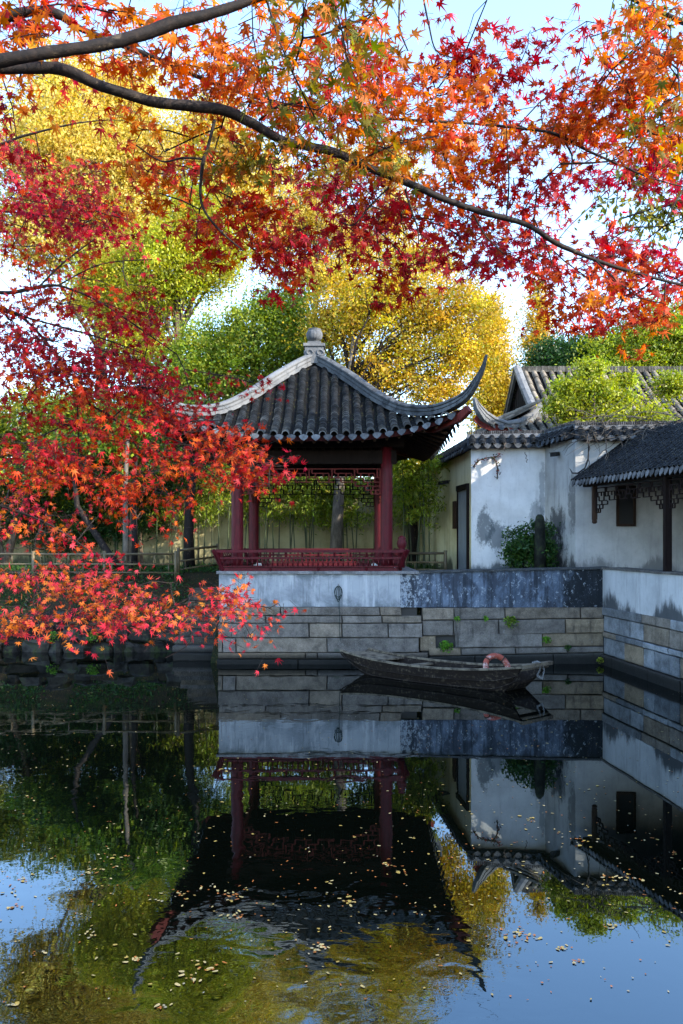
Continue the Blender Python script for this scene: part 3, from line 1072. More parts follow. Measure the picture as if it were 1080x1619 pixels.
# ------------------------------------------------------------------ buildings on the right
def coping_roof(mb, rd, p, q_, z, w=0.42, sp=0.27, r=0.085, colf=tile_grey, both=True, zq=None, dr=None):
    """little tiled roof on top of a wall, ridge along p-q"""
    p, q_ = Vector((*p, z)), Vector((*q_, z if zq is None else zq))
    d = (q_ - p); L = d.length; d.normalize()
    s = Vector((d.y, -d.x, 0)).normalized()       # towards the viewer side
    n = max(1, int(L / sp))
    for sg in ((1, -1) if both else (1,)):
        out = s * sg
        # bed
        a_, b_ = p + Vector((0, 0, 0.26)), q_ + Vector((0, 0, 0.26))
        c1, c2 = q_ + out * w, p + out * w
        rd.add([a_, b_, c1, c2, a_ - Vector((0, 0, .2)), b_ - Vector((0, 0, .2)), c1 - Vector((0, 0, .08)), c2 - Vector((0, 0, .08))],
               [(0, 1, 2, 3), (7, 6, 5, 4), (3, 2, 6, 7), (0, 3, 7, 4), (1, 5, 6, 2)], (0.03, 0.03, 0.032))
        for i in range(n):
            f = (i + 0.5) / n
            c = p.lerp(q_, f)
            e0_ = c + out * (w + 0.06) + Vector((0, 0, 0.0))
            e1_ = c + out * 0.05 + Vector((0, 0, 0.27))
            pts = [e0_.lerp(e1_, t) for t in (0, .2, .4, .6, .8, 1)]
            nn = Vector((0, 0, 1)) + out * 0.6
            barrel(mb, pts, [nn] * 6, r, colf)
            if dr is not None:
                drip(dr, c + d * (L / n / 2) + out * (w + 0.06) + Vector((0, 0, 0.02)), d, out, 0.2, 0.13)
    # ridge: stacked tiles on edge
    k = int(L / 0.055)
    rd.bar(p + Vector((0, 0, 0.30)), q_ + Vector((0, 0, 0.30)), 0.15, 0.12, (0.16, 0.165, 0.175))
    for i in range(k):
        c = p.lerp(q_, (i + .5) / k) + Vector((0, 0, 0.40 + random.uniform(-.01, .01)))
        g = random.uniform(0.03, 0.10)
        rd.bar(c - s * 0.08, c + s * 0.08, 0.036, 0.09, (g, g, g * 1.05))


def wall_seg(mb, p, q_, z0, z1, th=0.34, z1b=None):
    """wall whose visible face runs p->q (viewer on the right-hand side), thickness behind"""
    p, q_ = Vector((*p, 0)), Vector((*q_, 0))
    d = (q_ - p).normalized()
    s = Vector((d.y, -d.x, 0)) * -th
    L = (q_ - p).length
    n = max(1, int(L / 0.5))
    z1b = z1 if z1b is None else z1b
    ring = []
    for i in range(n + 1):
        f = i / n
        c = p.lerp(q_, f)
        zt = z1 * (1 - f) + z1b * f
        ring.append([(c.x, c.y, z0), (c.x, c.y, zt), (c.x + s.x, c.y + s.y, zt), (c.x + s.x, c.y + s.y, z0)])
    mb.sweep(ring)


A = (3.74, 23.0)      # white corner
Bk = (3.05, 29.8)     # far end of the cream wall
Cc = ((862 - 540) * 22.7 / FPX, 22.7)
Dd = ((910 - 540) * 20.95 / FPX, 20.95)
Ee = (11.5, 20.45)

# cream wall with the door
cw = thing('garden_wall', 'cream plastered wall with a grey door, running back beside the pavilion', 'wall', (A[0], A[1], 2.1))
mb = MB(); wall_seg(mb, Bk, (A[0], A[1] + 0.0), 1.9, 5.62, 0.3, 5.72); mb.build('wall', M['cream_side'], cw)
tl, rd, dp = MB(), MB(), MB()
coping_roof(tl, rd, (Bk[0] + .15, Bk[1]), (A[0] + .15, A[1] + 0.1), 5.60, 0.36, zq=5.74, dr=dp)
tl.build('coping_tiles', M['tile'], cw, True); rd.build('coping_ridge', M['stone'], cw); dp.build('drip_tiles', M['tile'], cw)
ad = Vector((A[0] - Bk[0], A[1] - Bk[1])).normalized()
an = Vector((-abs(ad.y), -abs(ad.x) * 0 - 0.1)).normalized()
def CWp(s, o=0):   # s metres back from the white corner
    return (A[0] - ad.x * s + an.x * o, A[1] - ad.y * s + an.y * o)
mb = MB()
a_, b_ = CWp(0.30, 0.02), CWp(1.32, 0.02)
mb.bar((*a_, 3.35), (*b_, 3.35), 0.05, 2.5)
mb.build('door', M['door'], cw)
mb = MB()
for s_ in (0.24, 1.38):
    a_ = CWp(s_, 0.02); mb.bar((*a_, 2.0), (*a_, 4.72), 0.1, 0.12)
a_, b_ = CWp(0.18, 0.02), CWp(1.44, 0.02); mb.bar((*a_, 4.69), (*b_, 4.69), 0.14, 0.16)
mb.build('door_frame', M['dark_wood'], cw)
mb = MB()
a_, b_ = CWp(1.62, 0.05), CWp(1.95, 0.05)
mb.bar((*a_, 3.90), (*b_, 3.90), 0.05, 0.85)
tag(mb.build('wooden_plaque', M['brown_wood']), 'tall dark wooden plaque hung beside the grey door', 'plaque')
def cctv(name, base, dirv, label, cable=None):
    t = thing(name, label, 'camera', base)
    b0, dv_ = Vector(base), Vector(dirv).normalized()
    mb = MB(); mb.tube([b0, b0 + dv_ * 0.14, b0 + dv_ * 0.2 + Vector((0, 0, -0.05))], 0.02, 6); mb.build('bracket', M['black'], t)
    mb = MB(); c = b0 + dv_ * 0.22 + Vector((0, 0, -0.06)); f_ = (dv_ + Vector((-.4, -.5, -0.25))).normalized()
    mb.bar(c - f_ * 0.16, c + f_ * 0.16, 0.12, 0.10); mb.bar(c - f_ * 0.12 + Vector((0, 0, .06)), c + f_ * 0.2 + Vector((0, 0, .06)), 0.15, 0.012)
    mb.build('camera_body', M['black'], t)
    if cable:
        mb = MB(); mb.tube(cable, 0.02, 6); mb.build('cable', M['black'], t, True)
w_ = CWp(2.55, 0); cctv('security_camera', (w_[0], w_[1], 5.02), (-1, -.1, 0), 'small black security camera high on the cream wall')

# white wall, grey wall, end wall
ww = thing('garden_wall', 'tall whitewashed wall stained grey at its foot, facing the pond', 'wall', (5, 22.9, 2.1))
mb = MB(); wall_seg(mb, (A[0] - 0.0, A[1] - 0.02), Cc, 1.9, 5.80, 0.3); mb.build('wall', M['white'], ww)
tl, rd, dp = MB(), MB(), MB()
coping_roof(tl, rd, (A[0] - .1, A[1] + .13), (Cc[0] + .1, Cc[1] + .13), 5.82, 0.36, dr=dp)
tl.build('coping_tiles', M['tile'], ww, True); rd.build('coping_ridge', M['stone'], ww); dp.build('drip_tiles', M['tile'], ww)

gw = thing('garden_wall', 'grey weathered wall bending from the whitewashed wall to the covered gallery', 'wall', (6, 21.8, 2.1))
mb = MB(); wall_seg(mb, Cc, (Dd[0] - 0.002, Dd[1]), 1.9, 5.84, 0.3, 5.76); mb.build('wall', M['grey_plaster'], gw)
tl, rd, dp = MB(), MB(), MB()
coping_roof(tl, rd, (Cc[0] + .1, Cc[1] + .16), (Dd[0] + .12, Dd[1] + .2), 5.84, 0.36, dr=dp)
tl.build('coping_tiles', M['tile'], gw, True); rd.build('coping_ridge', M['stone'], gw); dp.build('drip_tiles', M['tile'], gw)

ew = thing('garden_wall', 'shaded pale wall closing the end of the covered gallery, one dark window in it', 'wall', (8, 20.8, 2.1))
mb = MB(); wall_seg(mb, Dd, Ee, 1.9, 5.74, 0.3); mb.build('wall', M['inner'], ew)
tl, rd, dp = MB(), MB(), MB()
coping_roof(tl, rd, (Dd[0] + .02, Dd[1] + .15), (Ee[0], Ee[1] + .15), 5.78, 0.36, dr=dp)
tl.build('coping_tiles', M['tile'], ew, True); rd.build('coping_ridge', M['stone'], ew); dp.build('drip_tiles', M['tile'], ew)
ed = Vector((Ee[0] - Dd[0], Ee[1] - Dd[1])).normalized(); en = Vector((ed.y, -ed.x))
def EWp(s, o=0): return (Dd[0] + ed.x * s + en.x * o, Dd[1] + ed.y * s + en.y * o)
mb = MB()
a_, b_ = EWp(1.10, 0.006), EWp(1.47, 0.006)
mb.bar((*a_, 4.0), (*b_, 4.0), 0.02, 0.95)
wnd = mb.build('window', M['black'], ew)
mb = MB()
for z in (3.5, 4.5):
    a_, b_ = EWp(1.04, 0.03), EWp(1.53, 0.03); mb.bar((*a_, z), (*b_, z), 0.06, 0.06)
for s_ in (1.07, 1.50):
    a_ = EWp(s_, 0.03); mb.bar((*a_, 3.53), (*a_, 4.47), 0.06, 0.06)
mb.build('window_frame', M['brown_wood'], wnd)
g0 = W(884, 716, 21.9)
cb = [W(892, 721, 21.75), W(899, 735, 21.4), W(905, 748, 21.1), W(914, 748, 20.85), W(925, 740, 20.75), W(930, 725, 20.72), W(931, 705, 20.7), W(930, 690, 20.5)]
cctv('security_camera', g0, (-.7, -.7, 0), 'black security camera with a looping cable on the grey wall by the gallery', cb)

# covered gallery
ga = thing('covered_gallery', 'open waterside gallery with a dark tiled lean-to roof on slim black posts', 'gallery', (7, 17, 2.1))
E0 = Vector((5.94, 20.5, 4.62)); ev = Vector((7.03 - 5.94, 16.4 - 20.5, 0)).normalized()
EL = 18.5
sl = Vector((-ev.y, ev.x, 0))         # up-slope, to the right (away from the pond)
if sl.x < 0: sl = -sl
slope_up = (sl * 1.9 + Vector((0, 0, 1.28)))
SLL = slope_up.length; su = slope_up.normalized(); sn = Vector((-sl.x * 1.28, -sl.y * 1.28, 1.9)).normalized()
mb, bed, dp = MB(), MB(), MB()
top_end = E0 + slope_up
bed.prism([E0 - sn * 0.02, E0 + ev * EL - sn * 0.02, E0 + ev * EL + slope_up - sn * 0.02, E0 + slope_up - sn * 0.02], -sn * 0.1)
# far slope
b2 = sl * 2.0 + Vector((0, 0, -1.2))
bed.prism([E0 + slope_up, E0 + slope_up + b2, E0 + ev * EL + slope_up + b2, E0 + ev * EL + slope_up], Vector((0, 0, -0.1)))
sp = 0.158
for i in range(int(EL / sp)):
    s_ = (i + 0.5) * sp
    near = 1 if s_ < 7 else 0
    n = 20 if near else 8
    base = E0 + ev * s_ - sl * 0.04 + sn * random.uniform(-0.008, 0.008)
    pts = [base + su * (SLL * k / n * random.uniform(0.985, 1.015)) for k in range(n + 1)]
    barrel(mb, pts, [sn] * (n + 1), 0.06, rim=0.22, K=4 if near else 3, th=0.012, taper=0.8)  # pale rims lifted further to paint glints on the tile edges
    drip(dp, base + ev * sp / 2 - sl * 0.01 + Vector((0, 0, 0.0)), ev, -sl, 0.13, 0.15, col=(lambda b: (b, b, b * 1.04))(random.uniform(0.07, 0.16)))
bed.build('roof_bed', M['trough'], ga); mb.build('roof_tiles', M['tile'], ga, True); dp.build('drip_tiles', M['tile'], ga)
mb = MB()
mb.bar(E0 + ev * 0.2 + sl * 0.25 - Vector((0, 0, 0.06)), E0 + ev * EL + sl * 0.25 - Vector((0, 0, 0.06)), 0.14, 0.2)
for i in range(60):
    s_ = 0.15 + i * 0.3
    mb.bar(E0 + ev * s_ - sn * 0.13 + sl * .03, E0 + ev * s_ + su * 1.9 - sn * 0.13, 0.06, 0.07)
mb.build('eave_beam', M['dark_wood'], ga)
def GP(s, o, z): 
    v = E0 + ev * s + sl * o
    return Vector((v.x, v.y, z))
for s_ in (3.42, 7.3, 11.2, 15):
    mb = MB(); mb.bar(GP(s_, 0.25, 2.0), GP(s_, 0.25, 4.46), 0.14, 0.14); mb.build('post', M['dark_wood'], ga)
mb = MB()
mb.bar(GP(0.62, 0.25, 3.62), GP(0.62, 0.25, 4.46), 0.11, 0.11); mb.lathe(GP(0.62, 0.25, 3.52), [(0.03, 0), (0.07, 0.03), (0.06, 0.09), (0.05, 0.1)], 10)
mb.build('hanging_post', M['brown_wood'], ga)
for s0, s1 in ((0.70, 3.34), (3.5, 7.2)):
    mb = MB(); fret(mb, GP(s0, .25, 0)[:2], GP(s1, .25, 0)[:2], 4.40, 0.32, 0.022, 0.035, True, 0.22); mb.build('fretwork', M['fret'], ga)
mb = MB()
mb.prism([(*QP(0.2, -0.4), 2.2), (*QP(Lq, -0.4), 2.2), (*QP(Lq, -3.2), 2.2), (*QP(0.2, -3.2), 2.2)], (0, 0, -0.25), (0.12, 0.12, 0.12))
mb.build('floor_slab', M['stone'], ga)
mb = MB()
a_, b_ = QP(0.0, -2.6), QP(Lq, -2.6); wall_seg(mb, a_, b_, 2.0, 5.2, -0.25); mb.build('back_wall', M['inner'], ga)

# rear hall with hip-and-gable roof
hall = thing('rear_hall', 'old hall behind the white wall with a sunlit gabled tile roof and curled corner', 'building', (9, 28, 2.1))
GX, RY, RZ = 6.16, 28.0, 9.02
HX1 = 22.0
def hz_front(y):    # roof height on the front slope
    t = (RY - y) / 4.0
    return RZ - 2.72 * t + 0.28 * t * (t - 1) * 0 - 0.35 * math.sin(t * math.pi) * 0.5
mb, bed, dp = MB(), MB(), MB()
ys = np.linspace(24.0, RY, 14)
for sgn in (1, -1):
    vs = []
    for y in ys:
        yy = y if sgn == 1 else 2 * RY - y
        xl = GX if y > 25.4 else GX - (25.4 - y) / 1.4 * 1.95
        vs += [(xl, yy, hz_front(y)), (HX1, yy, hz_front(y))]
    fs = [(2 * i, 2 * i + 1, 2 * i + 3, 2 * i + 2) for i in range(len(ys) - 1)]
    bed.add(vs, fs)
    vs2 = [(x_, y_, z_ - 0.14) for x_, y_, z_ in vs]
    bed.add(vs2, fs)
for i in range(int((HX1 - 4.3) / 0.30)):
    x_ = 4.35 + i * 0.30
    y_hi = RY if x_ > GX + 0.05 else 24.0 + (x_ - 4.21) / 1.95 * 1.4
    n = 10
    pts = []
    for k in range(n + 1):
        y = 23.95 + (y_hi - 23.95) * k / n
        lf = 0.5 * max(0, (5.6 - x_) / 1.4) ** 2 * max(0, 1 - (y - 24) / 1.2)
        pts.append(Vector((x_, y, hz_front(max(y, 24)) + 0.02 + lf)))
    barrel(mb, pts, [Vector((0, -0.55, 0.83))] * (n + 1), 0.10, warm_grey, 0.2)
    drip(dp, pts[0] + Vector((0.15, -0.02, -0.01)), (1, 0, 0), (0, -1, 0), 0.21, 0.13)
# left hip skirt
for i in range(9):
    y_ = 24.4 + i * 0.3
    mb2 = [Vector((4.2 + 1.96 * k / 5, y_, 6.32 + 1.05 * k / 5 + 0.45 * max(0, (25.4 - y_) / 1.4) ** 2 * (1 - k / 5))) for k in range(6)]
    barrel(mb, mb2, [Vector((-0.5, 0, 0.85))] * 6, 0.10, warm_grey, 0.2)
bed.add([(4.2, 24.0, 6.34), (GX, 25.4, 7.36), (GX, 30.6, 7.36), (4.2, 32, 6.34)], [(0, 1, 2, 3)])
bed.add([(4.25, 24.05, 6.2), (GX, 25.4, 7.2), (GX, 30.6, 7.2), (4.25, 32, 6.2)], [(0, 1, 2, 3)])
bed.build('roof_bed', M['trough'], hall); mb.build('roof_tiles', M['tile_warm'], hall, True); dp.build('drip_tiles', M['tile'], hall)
# gable triangle and rake boards
mb = MB()
zb_ = hz_front(25.4)
mb.prism([(GX + .12, 25.5, zb_), (GX + .12, 30.5, zb_), (GX + .12, RY, RZ - .1)], (0.1, 0, 0))
for k in range(15):
    y = 25.8 + k * 0.31
    f = 1 - abs(y - RY) / 2.5
    if f > 0.08: mb.bar((GX + .10, y, zb_ + .05), (GX + .10, y, zb_ + f * (RZ - zb_ - .25)), 0.03, 0.05)
mb.build('gable', M['dark_wood'], hall)
mb = MB()
for k in range(300):
    g = random.uniform(.06, .14); x_ = GX + .2 + k * .052
    mb.bar((x_, RY - .1, RZ + .10 + random.uniform(-.01, .01)), (x_, RY + .1, RZ + .10), 0.035, .2, (g, g * .95, g * .85))
mb.build('ridge_tiles', M['tile_warm'], hall)
mb = MB()
for sgn in (1, -1):
    P_ = []
    for k in range(13):
        y = RY - 3.0 * k / 12
        yy = y if sgn == 1 else 2 * RY - y
        P_.append(Vector((GX - 0.02, yy, hz_front(y) + 0.10)))
    rings = []
    for p_ in P_:
        rings.append([p_ + Vector(a) for a in ((-.06, 0, -.16), (-.06, 0, .03), (-.10, 0, .04), (-.10, 0, .10), (0, 0, .17), (.16, 0, .12), (.16, 0, -.1))])
    mb.sweep(rings)
# curled hip ridge
hp = [W(850, 637, 25.2), W(838, 652, 24.95), W(820, 662, 24.65), W(800, 665, 24.4), W(782, 659, 24.2), W(768, 650, 24.0), W(757, 638, 23.85), W(751, 628, 23.75)]
rings = []
for i, p_ in enumerate(hp):
    a_, b_ = hp[max(i - 1, 0)], hp[min(i + 1, len(hp) - 1)]
    tg = (b_ - a_).normalized(); sd = tg.cross(Vector((0, 0, 1))).normalized(); up = sd.cross(tg).normalized()
    h = [0.42, 0.42, 0.42, 0.40, 0.38, 0.32, 0.22, 0.08][i]
    w = [1, 1, 1, 1, 1, .9, .7, .35][i]
    rings.append([p_ + sd * (a * w) + up * ((b - 1) * h) for a, b in RIDGE])
mb.sweep(rings)
mb.build('roof_ridge', M['ridge'], hall, 'auto')
mb = MB()
fp = [W(752, 655, 23.9), W(762, 665, 24.0), W(780, 672, 24.05), W(805, 678, 24.08), W(850, 686, 24.08)]
for a_, b_ in zip(fp[:-1], fp[1:]): mb.bar(a_ - Vector((0, -.03, .08)), b_ - Vector((0, -.03, .08)), 0.05, 0.24)
mb.build('fascia', M['red_old'], hall)
mb = MB(); mb.box((13.6, 28, 4.2), (15.4, 6.6, 4.4)); mb.build('wall', M['white'], hall)

# garden wall at the back
bw = thing('garden_wall', 'long cream garden wall behind the bamboo, partly sunlit', 'wall', (-8, 30, 2.1))
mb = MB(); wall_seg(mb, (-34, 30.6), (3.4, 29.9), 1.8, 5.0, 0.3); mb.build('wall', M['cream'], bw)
tl, rd = MB(), MB()
coping_roof(tl, rd, (-34, 30.75), (3.4, 30.05), 5.0, 0.34, sp=0.3)
tl.build('coping_tiles', M['tile'], bw, True); rd.build('coping_ridge', M['stone'], bw)

# ------------------------------------------------------------------ boat, life ring, rope
NL, FL_, NR, FR_ = Vector((-0.03, 18.75, 0)), Vector((0.66, 19.08, 0)), Vector((3.60, 15.95, 0)), Vector((4.36, 16.55, 0))
boat = thing('wooden_boat', 'weathered flat-bottomed wooden punt moored on the pond by the quay', 'boat', (2, 17.6, 0))
NS = 24
def boat_sec(t):
    n_, f_ = NL.lerp(NR, t), FL_.lerp(FR_, t)
    w = (f_ - n_).normalized()
    bulge = 0.13 * math.sin(math.pi * min(1, t * 1.05)) 
    n_ = n_ - w * bulge; f_ = f_ + w * bulge
    zg = 0.34 + 0.17 * abs(2 * t - 0.95) ** 2.2          # sheer
    zb_ = -0.12 + 0.50 * max(0, (0.22 - t) / 0.22) ** 1.6 + 0.26 * max(0, (t - 0.86) / 0.14) ** 1.3
    return n_, f_, zg, zb_, w
outer, inner, gun_n, gun_f = [], [], [], []
ax = (NR - NL).normalized()
for i in range(NS + 1):
    t = i / NS
    n_, f_, zg, zb_, w = boat_sec(t)
    sh = 0.10
    # bottom is shorter than the gunwale at the ends
    off = ax * (0.42 * max(0, (0.22 - t) / 0.22) * 0 - 0.34 * max(0, (t - 0.86) / 0.14))
    outer.append([n_ + Vector((0, 0, zg)), n_ + w * sh * .6 + off * .5 + Vector((0, 0, (zg + zb_) / 2)), n_ + w * sh * 1.5 + off + Vector((0, 0, zb_)),
                  f_ - w * sh * 1.5 + off + Vector((0, 0, zb_)), f_ - w * sh * .6 + off * .5 + Vector((0, 0, (zg + zb_) / 2)), f_ + Vector((0, 0, zg)),
                  f_ - w * .05 + Vector((0, 0, zg)), f_ - w * (sh * 1.5 + .03) + off + Vector((0, 0, zb_ + .05)), n_ + w * (sh * 1.5 + .03) + off + Vector((0, 0, zb_ + .05)), n_ + w * .05 + Vector((0, 0, zg))])
    gun_n.append(n_ + w * 0.02 + Vector((0, 0, zg + 0.02))); gun_f.append(f_ - w * 0.02 + Vector((0, 0, zg + 0.02)))
mb = MB(); mb.sweep(outer); mb.build('hull', M['boat'], boat)
for g_ in (gun_n, gun_f):
    mb = MB()
    for a_, b_ in zip(g_[:-1], g_[1:]): mb.bar(a_, b_, 0.075, 0.04)
    mb.build('gunwale', M['boat_pale'], boat)
mb = MB()
for z_, in ((0.60,), (0.30,)):
    rub = []
    for i in range(NS + 1):
        n_, f_, zg, zb_, w = boat_sec(i / NS)
        rub.append(n_ + w * (0.06 * (1 - z_)) - w * 0.015 + Vector((0, 0, zb_ + (zg - zb_) * z_)) + ax * (-0.2 * max(0, (i / NS - 0.86) / 0.14)) * (1 - z_))
    mb.tube(rub, 0.012, 5)
mb.build('rubbing_strake', M['boat'], boat)
def cross(t, wd, z, th, name, mat, half=None):
    n_, f_, zg, zb_, w = boat_sec(t)
    mb = MB()
    a_, b_ = n_ + w * .05 + Vector((0, 0, zg - z)), f_ - w * .05 + Vector((0, 0, zg - z))
    mb.bar(a_, b_, wd, th)
    return mb.build(name, mat, boat)
# stern deck
mb = MB()
for k in range(5):
    t = 0.012 + k * 0.040
    n_, f_, zg, zb_, w = boat_sec(t); n2, f2, zg2, _, _ = boat_sec(t + 0.038)
    mb.prism([n_ + w * .05 + Vector((0, 0, zg - .01)), f_ - w * .05 + Vector((0, 0, zg - .01)), f2 - w * .05 + Vector((0, 0, zg2 - .01)), n2 + w * .05 + Vector((0, 0, zg2 - .01))], (0, 0, -0.03))
mb.build('stern_deck', M['boat_pale'], boat)
cross(0.36, 0.16, 0.06, 0.035, 'thwart', M['boat_pale'])
cross(0.62, 0.10, 0.05, 0.05, 'thwart', M['boat'])
cross(0.80, 0.14, 0.05, 0.035, 'thwart', M['boat_pale'])
mb = MB()
n_, f_, zg, zb_, w = boat_sec(1.0)
mb.bar(n_ + Vector((0, 0, zg + .03)), f_ + Vector((0, 0, zg + .03)), 0.10, 0.07)
n_, f_, zg, zb_, w = boat_sec(0.955)
mb.prism([n_ + w * .05 + Vector((0, 0, zg - .01)), f_ - w * .05 + Vector((0, 0, zg - .01)), boat_sec(.995)[1] - w * .05 + Vector((0, 0, zg)), boat_sec(.995)[0] + w * .05 + Vector((0, 0, zg))], (0, 0, -0.03))
mb.build('bow_deck', M['boat_pale'], boat)
mb = MB()
for k in range(4):
    a_ = boat_sec(0.22); b_ = boat_sec(0.85)
    f = 0.22 + 0.19 * k
    mb.bar(a_[0].lerp(a_[1], f) + Vector((0, 0, -0.045)), b_[0].lerp(b_[1], f) + Vector((0, 0, -0.045)), 0.17, 0.025)
mb.build('floor_boards', M['boat'], boat)
# mooring chain over the bow
mb = MB()
n_, f_, zg, zb_, w = boat_sec(0.985)
c0 = n_.lerp(f_, 0.62)
pts = [c0 + ax * -0.1 + Vector((0, 0, zg + .05)), c0 + Vector((0, 0, zg + .085)), c0 + ax * 0.07 + Vector((0, 0, zg + .06)), c0 + ax * 0.06 + Vector((0, 0, zg - .08)), c0 + ax * 0.0 + Vector((0, 0, zg - .2)), c0 + ax * 0.08 + w * .05 + Vector((0, 0, zg - .26)), c0 + ax * 0.08 + w * .11 + Vector((0, 0, zg - .1)), c0 + ax * 0.04 + w * .12 + Vector((0, 0, zg + .07))]
dense = [pts[i].lerp(pts[i + 1], t) for i in range(len(pts) - 1) for t in (0, .25, .5, .75)]
for i, p_ in enumerate(dense):
    dd = Vector((1, 0, 0)) if i % 2 else Vector((0, 1, 0))
    mb.tube([p_ - Vector((0, 0, .022)), p_ + dd * .016, p_ + Vector((0, 0, .022)), p_ - dd * .016, p_ - Vector((0, 0, .022))], 0.008, 5)
mb.build('mooring_chain', M['chain'], boat)

# life ring leaning inside the boat
lr = thing('life_ring', 'faded orange life ring standing on edge in the boat', 'life ring', (3.05, 16.75, 0.1))
rc_ = W(786, 1056, 16.75)
axn = Vector((0.30, -0.80, 0.42)).normalized()
u_ = axn.cross(Vector((0, 0, 1))).normalized(); v_ = u_.cross(axn).normalized()
if v_.z < 0: v_ = -v_
mb = MB()
ringp = []
NRr, nr_ = 40, 12
vs = []
for i in range(NRr):
    a = 2 * math.pi * i / NRr
    rad = u_ * math.cos(a) + v_ * math.sin(a)
    for k in range(nr_):
        b = 2 * math.pi * k / nr_
        vs.append(rc_ + rad * (0.265 + 0.062 * math.cos(b)) + axn * 0.056 * math.sin(b))
fs = [(i * nr_ + k, ((i + 1) % NRr) * nr_ + k, ((i + 1) % NRr) * nr_ + (k + 1) % nr_, i * nr_ + (k + 1) % nr_) for i in range(NRr) for k in range(nr_)]
mb.add(vs, fs); mb.build('ring', M['ring'], lr, True)
mb = MB()
for i in range(4):
    a = math.pi / 4 + i * math.pi / 2
    loop = []
    for k in range(13):
        b = 2 * math.pi * k / 12
        rad = u_ * math.cos(a) + v_ * math.sin(a)
        loop.append(rc_ + rad * (0.265 + 0.068 * math.cos(b)) + axn * 0.062 * math.sin(b))
    mb = MB(); mb.tube(loop, 0.012, 5); mb.build('band', M['rope'], lr)

# mooring rope on the quay wall
rp = thing('mooring_rope', 'dark green rope looped on a hook in the pale quay wall', 'rope', (px_x(535), 19.98, 1.9))
mb = MB()
rx, ry = px_x(535, 19.95), 19.97
mb.tube([(rx, ry + .06, py_z(926)), (rx, ry - .04, py_z(926)), (rx, ry - .05, py_z(923))], 0.015, 6); mb.build('hook', M['chain'], rp)
mb = MB()
def loop(sx, dz, n=16): return [(rx + sx * math.sin(a) * (0.6 + .4 * math.sin(a / 2)), ry - 0.02, py_z(926) - dz * (1 - math.cos(a)) / 2) for a in np.linspace(0, 2 * math.pi, n)]
mb.tube(loop(0.10, 0.34), 0.009, 6); mb.tube(loop(-0.11, 0.28), 0.009, 6); mb.tube(loop(0.05, 0.40), 0.009, 6)
mb.tube([(rx, ry - .02, py_z(926)), (rx + .015, ry - .02, py_z(945)), (rx + .02, ry - .03, py_z(960)), (rx + .03, 19.90, py_z(966)), (rx + .03, 19.91, py_z(1000)), (rx + .05, 19.9, py_z(1012))], 0.008, 6)
mb.build('rope', M['rope'], rp, True)


# ------------------------------------------------------------------ leaves
def quad_mesh(name, V, nper, faces, colors, mat, parent=None):
    """V (N,nper,3) leaf vertices, faces: local index tuples (all same length), colors (N,3)"""
    N = V.shape[0]
    fa = np.array(faces, dtype=np.int64)
    nf, fl = fa.shape
    idx = (fa[None] + (np.arange(N) * nper)[:, None, None]).reshape(-1)
    me = bpy.data.meshes.new(name)
    me.vertices.add(N * nper)
    me.vertices.foreach_set("co", V.astype(np.float32).ravel())
    me.loops.add(len(idx)); me.loops.foreach_set("vertex_index", idx.astype(np.int32))
    me.polygons.add(N * nf)
    me.polygons.foreach_set("loop_start", (np.arange(N * nf) * fl).astype(np.int32))
    try: me.polygons.foreach_set("loop_total", np.full(N * nf, fl, dtype=np.int32))
    except Exception: pass
    me.update(calc_edges=True)
    at = me.attributes.new("Col", 'FLOAT_COLOR', 'POINT')
    c = np.ones((N, nper, 4), dtype=np.float32); c[:, :, :3] = colors[:, None, :]
    at.data.foreach_set("color", c.ravel())
    me.validate()
    return link(name, me, mat, parent)


def frames(N, bias=(0, 0, 0.4), spread=1.0, hang=None):
    """random leaf frames: normal n, axis a (base->tip), side b"""
    n = RNG.normal(size=(N, 3)) * spread + np.array(bias)
    n /= np.linalg.norm(n, axis=1)[:, None] + 1e-9
    a = RNG.normal(size=(N, 3))
    if hang is not None: a += np.array(hang)
    a -= n * (a * n).sum(1)[:, None]
    a /= np.linalg.norm(a, axis=1)[:, None] + 1e-9
    return n, a, np.cross(n, a)


def diamond_leaves(name, C_, size, colors, mat, parent=None, bias=(0, 0, .4), spread=1.0, hang=None, wide=0.5):
    N = len(C_)
    n, a, b = frames(N, bias, spread, hang)
    s = (size * RNG.uniform(0.6, 1.35, N))[:, None]
    fold = (RNG.uniform(-0.25, 0.25, N))[:, None]
    V = np.stack([C_ - a * s * .5, C_ + b * s * wide * .5 + n * s * fold * .5 , C_ + a * s * .5, C_ - b * s * wide * .5 + n * s * fold * .5], 1)
    return quad_mesh(name, V, 4, [(0, 1, 2, 3)], colors, mat, parent)


def scaled(pal, k): return [(tuple(v * k for v in c), w) for c, w in pal]


def pal_colors(N, pal, var=0.18):
    """pal: list of (rgb, weight)"""
    w = np.array([p[1] for p in pal], float); w /= w.sum()
    k = RNG.choice(len(pal), N, p=w)
    c = np.array([p[0] for p in pal])[k]
    return np.clip(c * np.exp(RNG.normal(0, var, (N, 1))) * np.exp(RNG.normal(0, 0.06, (N, 3))), 0.002, 0.9)


LOBES = [(-128, .42), (-84, .72), (-41, .93), (0, 1.0), (41, .93), (84, .72), (128, .42)]


